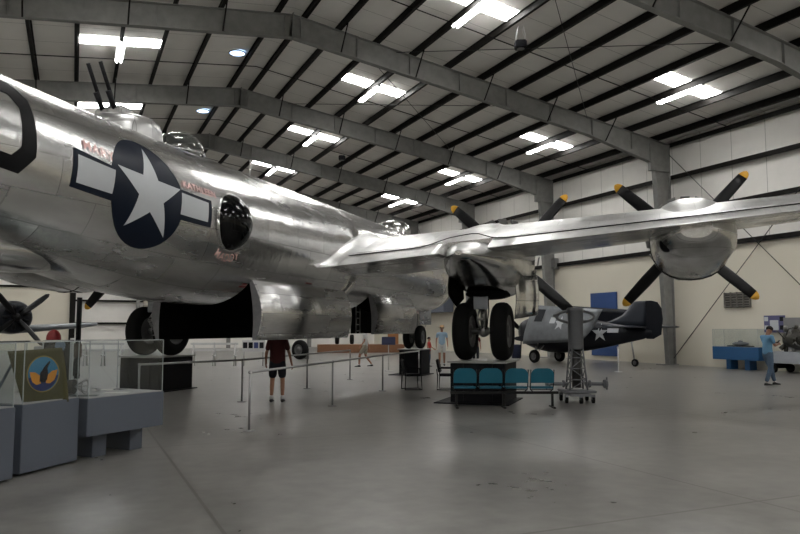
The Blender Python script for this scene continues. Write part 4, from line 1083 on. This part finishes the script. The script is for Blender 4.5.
# ------------------------------------------------------------------ navy fighter with folded wings
M_navyp = mat('navy_aircraft_paint', srgb(14, 17, 25), .35, var=.3, spec=.25); M_gull = mat('worn_grey_aircraft_paint', srgb(112, 116, 120), .38, var=.35, scale=3.5, metal=.3)
M_midb = mat('faded_blue_grey_paint', srgb(46, 51, 60), .4, var=.15)
tw = on(G(634, 366.6)); mw = (on(G(532, 363)) + on(G(562, 361.5))) / 2; hd = (mw - tw).normalized(); rzf = atan2(-hd.x, hd.y)
ft = thing('naval_fighter', 'small navy fighter aircraft with folded wings, in front of the blue wall panel', 'aircraft', mw, rzf)
sec = [(1.55, .30, .30, 1.60), (1.5, .60, .62, 1.60), (1.2, .70, .74, 1.58), (.6, .74, .88, 1.54), (-.3, .72, .98, 1.50), (-1.4, .66, .96, 1.50), (-2.6, .54, .82, 1.48), (-3.8, .40, .62, 1.48), (-4.9, .28, .44, 1.52), (-5.9, .15, .28, 1.56), (-6.4, .06, .14, 1.60)]
q = MB(); q.loft([[(w_ * cos(a), y, zc_ + h_ * sin(a)) for a in [2 * pi * j / 24 for j in range(24)]] for y, w_, h_, zc_ in sec])
for i, fc in enumerate(q.f):
    zz = sum(q.v[j][2] for j in fc) / len(fc)
fus2 = q.build('fuselage', M_navyp, ft)
q = MB(); q.loft([[(w_ * cos(a), y, 2.30 + h_ * sin(a)) for a in [2 * pi * j / 14 for j in range(14)]] for y, w_, h_ in ((.5, .05, .05), (.3, .28, .25), (-.4, .34, .42), (-1.2, .32, .36), (-2.0, .2, .18), (-2.4, .05, .05))]); q.build('canopy', glass('canopy_perspex', (.3, .33, .35), .2), ft)
q = MB(); q.lathe([(.02, 2.0), (.09, 1.98), (.12, 1.85), (.12, 1.6)], (0, 0, 1.62), 'Y', 14); pr2 = q.build('propeller', M_prop, ft)
for k in range(3):
    a = radians(25) + k * 2 * pi / 3; b = MB(); cd = Vector((-sin(a), .6, cos(a))).normalized(); u_ = Vector((cos(a), 0, sin(a))); c0 = Vector((0, 1.82, 1.62))
    b.loft([[c0 + u_ * r_ + cd * hc * cos(2 * pi * j / 8) + Vector((0, 1, 0)) * th_ * sin(2 * pi * j / 8) for j in range(8)] for r_, hc, th_ in ((.08, .05, .05), (.5, .12, .03), (1.1, .13, .02), (1.42, .10, .012), (1.5, .03, .006))]); b.build('propeller_blade', M_prop, pr2)
q = MB(); rings = []      # fin, with long fillet
for h_, le, te in ((1.85, -2.9, -6.1), (2.15, -4.1, -6.1), (2.4, -4.75, -6.1), (2.7, -5.1, -6.1), (2.95, -5.3, -6.1), (3.05, -5.5, -6.05)):
    ch = le - te; rings.append([(sg_ * .06 * sin(pi * (x ** .7)), le - ch * x, h_) for x, sg_ in [(j / 6, 1) for j in range(7)] + [(j / 6, -1) for j in range(5, 0, -1)]])
q.loft(rings); q.build('tail_fin', M_midb, ft)
q = MB(); rings = []
for h_, te in ((1.3, -6.45), (1.5, -6.85), (2.2, -6.95), (2.7, -6.9), (2.98, -6.7), (3.06, -6.4)): rings.append([(-.06, -6.11, h_), (.06, -6.11, h_), (.02, te, h_), (-.02, te, h_)])
q.loft(rings, sm=False); q.build('rudder', M_navyp, ft)
for sx in (-1, 1):
    q = MB(); rings = []
    for x_, le, te in ((.1, -4.9, -6.2), (1.2, -5.1, -6.25), (2.4, -5.4, -6.2), (2.7, -5.65, -6.1)):
        ch = le - te; rings.append([(sx * x_, le - ch * x, 1.85 + sg_ * .06 * sin(pi * (x ** .7))) for x, sg_ in [(j / 6, 1) for j in range(7)] + [(j / 6, -1) for j in range(5, 0, -1)]])
    q.loft(rings); q.build('tailplane', M_midb, ft)
    # wing stub and folded panel, standing on edge beside the body
    q = MB(); rings = [[(sx * x_, 1.0 - 2.3 * x, 1.25 + sg_ * .14 * sin(pi * (x ** .7))) for x, sg_ in [(j / 8, 1) for j in range(9)] + [(j / 8, -1) for j in range(7, 0, -1)]] for x_ in (.4, 1.55)]
    q.loft(rings); q.build('wing_stub', M_navyp, ft)
    q = MB(); rings = []
    for k in range(9):
        u_ = k / 8; y_ = -.20 - 4.1 * u_; w_ = 2.0 - .5 * u_
        if k == 8: w_ *= .72
        zt = 2.98 - .30 * u_; zlo = zt - w_; xx = sx * (1.62 - .28 * u_)
        rings.append([(xx + sx * (sg_ * .12 * (1 - .5 * u_) * sin(pi * (x ** 1.3)) + .28 * (x - .5)), y_ + .55 * (x - .5), zt - w_ * x) for x, sg_ in [(j / 8, 1) for j in range(9)] + [(j / 8, -1) for j in range(7, 0, -1)]])
    q.loft(rings); pn = q.build('folded_wing', M_gull if sx < 0 else M_navyp, ft)
    if sx < 0:
        def wp(a_, b_, off=.015):    # a along the panel, b down
            u_ = a_; w_ = 2.0 - .5 * u_; zt = 2.98 - .3 * u_; x = b_
            return (-(1.62 - .28 * u_) - (.12 * (1 - .5 * u_) * sin(pi * (x ** 1.3)) + .28 * (x - .5)) - off, -.20 - 4.1 * u_ + .55 * (x - .5), zt - w_ * x)
        st_ = [((.10 if False else 1) * r_ * sin(pi * k / 5), r_ * cos(pi * k / 5)) for k, r_ in [(k, .36 if k % 2 == 0 else .15) for k in range(10)]]
        MB().add([wp(.50 + x / 4.5, .46 - y / 1.7) for x, y in st_] + [wp(.50, .46)], [(k, (k + 1) % 10, 10) for k in range(10)]).build('star', M_iwh, pn)
        MB().add([wp(.34, .30), wp(.42, .30), wp(.42, .46), wp(.34, .46)], [(0, 1, 2, 3)]).build('insignia_bar', M_iwh, pn)
        MB().add([wp(.10, .10), wp(.22, .10), wp(.22, .42), wp(.10, .42)], [(0, 1, 2, 3)]).build('wing_hatch', M_navyp, pn)
def fs_(y, z, off=.012):   # left side of the fighter body
    for (ya, wa, ha, za), (yb, wb, hb, zb_) in zip(sec, sec[1:]):
        if yb <= y <= ya:
            k = (ya - y) / (ya - yb); w_ = wa + (wb - wa) * k; h_ = ha + (hb - ha) * k; zc_ = za + (zb_ - za) * k; q_ = max(-.98, min(.98, (z - zc_) / h_)); return (-(w_ * sqrt(1 - q_ * q_)) - off, y, z)
    return (-.1, y, z)
MB().add([fs_(-3.75 + r_ * sin(pi * k / 5) * -1, 1.56 + r_ * cos(pi * k / 5), .02) for k, r_ in [(k, .46 if k % 2 == 0 else .18) for k in range(10)]] + [fs_(-3.75, 1.56, .02)], [(k, (k + 1) % 10, 10) for k in range(10)]).build('star', M_iwh, fus2)
MB().add([fs_(y, z, .015) for y, z in ((-4.15, 1.78), (-4.75, 1.78), (-4.75, 1.58), (-4.15, 1.58))], [(0, 1, 2, 3)]).build('insignia_bar', M_iwh, fus2)
for sx in (-1, 1):
    q = MB(); q.tube([(sx * .45, .1, 1.2), (sx * .95, 0, .36)], .05, 8).tube([(sx * .4, -.4, 1.1), (sx * .95, 0, .36)], .03, 8).tube([(sx * .3, .5, 1.0), (sx * .95, 0, .36)], .03, 8); gs_ = q.build('gear_strut', M_gearm, ft); wheel(sx * .97, 0, .34, .34, .22, ft)
q = MB(); q.tube([(0, -5.2, 1.5), (0, -5.4, .25)], .04, 8); q.build('tail_strut', M_gearm, ft); wheel(0, -5.42, .18, .18, .12, ft)
MB().tube([(0, -5.3, 3.05), (0, -5.3, 3.35)], .01, 6).build('mast', M_white, ft)

# ------------------------------------------------------------------ dark radial-engined aircraft at the far left
hd3 = RX * .64 - FY * .77; L0 = D(18, 314, 30) - hd3 * 1.3; L0.z = 0; lt = thing('radial_engined_aircraft', 'dark radial-engined aircraft with a four-bladed propeller behind the left-hand cases', 'aircraft', L0, atan2(-hd3.x, hd3.y))
q = MB(); q.lathe([(.45, 1.0), (.62, .95), (.70, .7), (.72, 0), (.70, -1), (.66, -2.5), (.5, -4.5), (.25, -6.4), (.05, -7)], (0, 0, 2.25), 'Y', 28, cap=True); q.build('fuselage', M_navyp, lt)
q = MB(); q.lathe([(.02, 1.45), (.10, 1.4), (.15, 1.2), (.2, .95), (.60, .93)], (0, 0, 2.25), 'Y', 18)
for k in range(9): q.tube([(.25 * cos(2 * pi * k / 9), .98, 2.25 + .25 * sin(2 * pi * k / 9)), (.52 * cos(2 * pi * k / 9), .98, 2.25 + .52 * sin(2 * pi * k / 9))], .07, 8)
pr3 = q.build('propeller', M_black, lt)
for k in range(4):
    a = radians(50) + k * pi / 2; b = MB(); u_ = Vector((cos(a), 0, sin(a))); cd = Vector((-sin(a), .7, cos(a))).normalized(); c0 = Vector((0, 1.25, 2.25))
    b.loft([[c0 + u_ * r_ + cd * hc * cos(2 * pi * j / 8) + Vector((0, 1, 0)) * th_ * sin(2 * pi * j / 8) for j in range(8)] for r_, hc, th_ in ((.08, .05, .05), (.5, .13, .03), (1.1, .14, .02), (1.45, .10, .012), (1.55, .03, .006))]); b.build('propeller_blade', M_prop, pr3)
for sx in (-1, 1):
    q = MB(); rings = []
    for x_, le, ch in ((.3, -.2, 2.6), (2.0, -.5, 2.2), (3.6, -.9, 1.5), (4.0, -1.2, 1.0)):
        rings.append([(sx * x_, le - ch * x, 1.70 + .07 * x_ + sg_ * .07 * ch * sin(pi * (x ** .6))) for x, sg_ in [(j / 8, 1) for j in range(9)] + [(j / 8, -1) for j in range(7, 0, -1)]])
    q.loft(rings); q.build('wing', M_gull, lt)
    q = MB(); q.tube([(sx * 1.8, -.6, 1.7), (sx * 1.8, -.6, .4)], .06, 8); q.build('gear_strut', M_gearm, lt); wheel(sx * 1.8, -.6, .38, .38, .2, lt)
q = MB(); q.tube([(0, -6.4, 2.1), (0, -6.4, .2)], .05, 8); q.build('tail_strut', M_gearm, lt); wheel(0, -6.4, .17, .17, .12, lt)
q = MB(); q.loft([[(sg_ * .05, -5.3 - 1.6 * x - .5 * (h_ - 2.3), h_) for x, sg_ in ((0, 0), (.3, 1), (1, 0), (.3, -1))] for h_ in (2.3, 3.0, 3.7)], sm=False); q.build('tail_fin', M_navyp, lt)
o = MB().lathe([(.02, 0), (.22, .02), (.26, .25), (.2, .5), (.02, .55)], (0, 0, 0), 'Z', 16).build('fire_bin', mat('red_cover', srgb(130, 30, 34), .5)); o.location = on(D(53, 337, 20), 0) ; 
bpy.data.objects.remove(o)
C_ = on(D(53, 337, 20)); t = thing('covered_stand', 'bright red rounded cover on a pale pedestal, behind the banner', 'stand', C_, CZ)
MB().box((0, 0, .65), (.8, .5, 1.3), bev=.02).build('pedestal', M_casetop, t); MB().ball((.02, 0, 1.52), (.19, .19, .24)).build('red_cover', mat('red_cover', srgb(130, 30, 34), .5), t)

# ------------------------------------------------------------------ along the right wall
wallx = XR - .14
def wallpt(px, py):    # point on the liner seen at this direction
    v = ray(px, py); k = wallx / v.x; return Vector((0, 0, H)) + v * k
a, b = wallpt(591, 293.5), wallpt(619, 362); o = MB().box((0, 0, 0), (.05, abs(a.y - b.y), a.z - .25), bev=.005).build('wall_panel', mat('royal_blue_panel', srgb(32, 66, 120), .5)); o.location = (wallx - .03, (a.y + b.y) / 2, (a.z + .25) / 2)
tag(o, 'tall royal blue rectangular panel on the cream wall behind the navy fighter', 'panel')
a, b = wallpt(725.5, 293), wallpt(751.5, 307); t = thing('wall_vent', 'dark louvred vent high on the cream wall at right', 'vent', (wallx - .02, (a.y + b.y) / 2, (a.z + b.z) / 2)); w_ = abs(a.y - b.y); h_ = abs(a.z - b.z)
MB().box((0, 0, 0), (.05, w_, h_)).build('backing', mat('vent_dark', (.05, .045, .04), .6), t)
for k in range(6): MB().box((-.05, 0, -h_ / 2 + h_ * (k + .5) / 6), (.05, w_ * .96, .03), Matrix.Rotation(.5, 3, 'Y')).build('louvre', mat('vent_slat', (.16, .15, .13), .5), t)
for k in range(5): MB().box((-.06, -w_ / 2 + w_ * k / 4, 0), (.08, .04, h_ + .04)).build('mullion', mat('vent_slat', (.16, .15, .13), .5), t)
a = wallpt(555, 264); t = thing('junction_box', 'small grey box fixed at the top of the cream wall lining', 'box', (wallx - .15, a.y, a.z)); MB().box((0, 0, 0), (.3, .8, .65), bev=.02).build('housing', M_steel, t); MB().box((-.16, 0, 0), (.02, .6, .45)).build('cover', M_rail, t)
a, b = wallpt(415, 297), wallpt(451, 313); t = thing('wall_duct', 'blue-grey box duct along the far right wall with red streamer', 'duct', (wallx - .5, (a.y + b.y) / 2, (a.z + b.z) / 2)); MB().box((0, 0, 0), (.9, abs(a.y - b.y) + 1, 1.4), bev=.02).build('casing', mat('blue_grey_duct', srgb(88, 94, 106), .5), t)
MB().box((-.47, 1.2, -.5), (.02, .16, 1.6)).build('red_streamer', mat('red_ribbon', srgb(170, 40, 50), .7), t)
# blue display case by the right wall
M_bc = mat('cobalt_case_paint', srgb(28, 78, 122), .5)
_, MD = glass_case('display_case', 'bright blue low display case against the right wall', Vector((26.2, 23.9, 0)), Vector((26.2, 21.5, 0)), .75, .42, .98, 1.75, (.30, .70), m=M_bc)
t = thing('exhibit_model', 'grey model on a tray inside the bright blue case', 'exhibit', inside(MD, 1.2, .37, .995), -pi / 2); MB().box((0, 0, .02), (1.1, .4, .04), bev=.01).build('tray', M_stand, t); MB().ball((0, 0, .12), (.42, .2, .09), 16, 8).box((0, 0, .2), (.2, .1, .12), bev=.02).build('model', M_gull, t)
# engine on a grey trolley
E0 = Vector((25.75, 20.9, 0)); et = thing('engine_trolley', 'cutaway aircraft engine on a grey trolley at the right edge, with backboard', 'exhibit', E0, -pi / 2)
MB().box((1.6, .6, .62), (3.2, 1.1, .46), bev=.02).build('trolley_bed', M_gearg, et); MB().box((1.6, 1.15, 1.55), (3.0, .05, 1.35)).build('backboard', mat('grey_backboard', srgb(128, 128, 128), .6), et)
for x in (.35, 2.85): MB().box((x, .6, .3), (.12, .9, .25)).build('axle', M_stand, et); 
for x in (.35, 2.85):
    for y in (.1, 1.1): MB().tube([(x, y - .06, .17), (x, y + .06, .17)], .17, 16).build('trolley_wheel', M_rub, et)
M_eng = mat('oily_engine_metal', (.05, .048, .04), .4, metal=.5, var=.4, scale=14); M_eng2 = mat('bright_engine_metal', (.25, .25, .24), .4, metal=.6)
MB().lathe([(.05, -.9), (.3, -.85), (.42, -.4), (.42, .5), (.3, .9), (.05, .95)], (1.5, .6, 1.35), 'X', 20).build('crankcase', M_eng, et)
rnd = random.Random(3)
for k in range(16):
    a_ = rnd.uniform(0, 2 * pi); x = 1.5 + rnd.uniform(-.9, .9); MB().tube([(x, .6 + .35 * cos(a_), 1.35 + .35 * sin(a_)), (x + rnd.uniform(-.1, .1), .6 + .55 * cos(a_), 1.35 + .55 * sin(a_))], rnd.uniform(.05, .1), 10).build('cylinder', [M_eng, M_eng2][k % 3 == 0], et)
for k in range(10):
    p0 = Vector((1.5 + rnd.uniform(-1, 1), .1 + rnd.uniform(-.1, .2), 1.0 + rnd.uniform(0, .6))); p1 = p0 + Vector((rnd.uniform(-.4, .4), rnd.uniform(-.1, .1), rnd.uniform(-.1, .4))); MB().tube([p0, (p0 + p1) / 2 + Vector((0, -.1, .1)), p1], .022, 8).build('pipe', [M_eng, M_eng2][k % 2], et)
C_ = Vector((27.05, 21.35, .12)); t = thing('poster_board', 'white poster board with blue pictures behind the man with the phone', 'board', C_, -pi / 2)
MB().box((0, 0, 1.85), (1.0, .04, .72)).build('board', mat('poster_purple', srgb(84, 84, 120), .6), t); MB().box((-.0, -.03, 1.8), (.40, .01, .42)).build('white_sheet', M_iwh, t)
for x, z in ((-.38, 2.06), (-.38, 1.7), (.36, 2.06), (.36, 1.7)): MB().box((x, -.03, z), (.18, .01, .18)).build('picture', [M_iwh, M_navyp][x > 0], t)
# white rope posts near the fighter
for i, (px, py) in enumerate(((618.5, 372),)):
    C_ = on(G(px, py)); t = thing('rope_post', 'slim white rope post in front of the navy fighter', 'post', C_); MB().tube([(0, 0, 0), (0, 0, 1.0)], .025, 8).ball((0, 0, 1.0), .04, 10, 8).build('pole', M_white, t); MB().lathe([(.16, 0), (.16, .02), (.03, .04)], (0, 0, 0), 'Z', 16, cap=True).build('foot', M_white, t)
C_ = on(G(516.5, 358)); o = MB().lathe([(.02, 0), (.28, 0), (.32, .75), (.33, .8), (.02, .82)], (0, 0, 0), 'Z', 18).build('waste_bin', mat('navy_bin', srgb(34, 40, 66), .5)); o.location = C_; tag(o, 'small navy waste bin by the wall behind the right main wheels', 'bin')
# small boxes hung from the roof
def hung(px, py, d, lab, s_=1.0):
    p = D(px, py, d); t = thing('hanging_speaker', lab, 'speaker', p, CZ, 'black boxes hung from the roof'); MB().box((0, 0, 0), (.42 * s_, .42 * s_, .30 * s_), bev=.04).build('housing', M_stand, t)
    MB().lathe([(.13 * s_, 0), (.15 * s_, .02)], (0, 0, -.17 * s_), 'Z', 16, cap=True).build('grille', M_steel, t)
    top = roof(p.x) - .32 - p.z
    for x in (-1, 1):
        for y in (-1, 1): MB().tube([(x * .17 * s_, y * .17 * s_, .14 * s_), (x * .10, y * .10, top)], .008, 6).build('chain', M_white, t)
hung(520.5, 45, 26, 'black box hung on four chains from the roof, nearer one at upper right'); hung(342, 158, 46, 'black box hung from the roof above the bomber spine, farther one')
for (x, y, lab) in ((6.4, 32.3, 'nearer'), (6.4, 42.0, 'farther')):
    t = thing('roof_vent', 'small round daylit roof vent beside the ridge, %s one' % lab, 'vent', (x, y, roof(x) - .03), group='round roof vents'); MB().lathe([(.02, 0), (.34, 0)], (0, 0, 0), 'Z', 24, cap=True).build('daylit_opening', mat('daylight_blue', (.7, .8, .9), .5, emit=(.65, .8, 1), estr=1.6), t)
    MB().lathe([(.34, -.03), (.40, -.03), (.40, .02), (.34, .02)], (0, 0, 0), 'Z', 24).build('curb', M_white, t)

# ------------------------------------------------------------------ world, view
wd = bpy.data.worlds.new('world'); S.world = wd; wd.use_nodes = True
wd.node_tree.nodes['Background'].inputs[0].default_value = (.6, .65, .7, 1); wd.node_tree.nodes['Background'].inputs[1].default_value = .3
S.view_settings.view_transform = 'Standard'; S.view_settings.look = 'None'; S.view_settings.exposure = 0.05; S.view_settings.gamma = 1
S.view_settings.use_curve_mapping = False
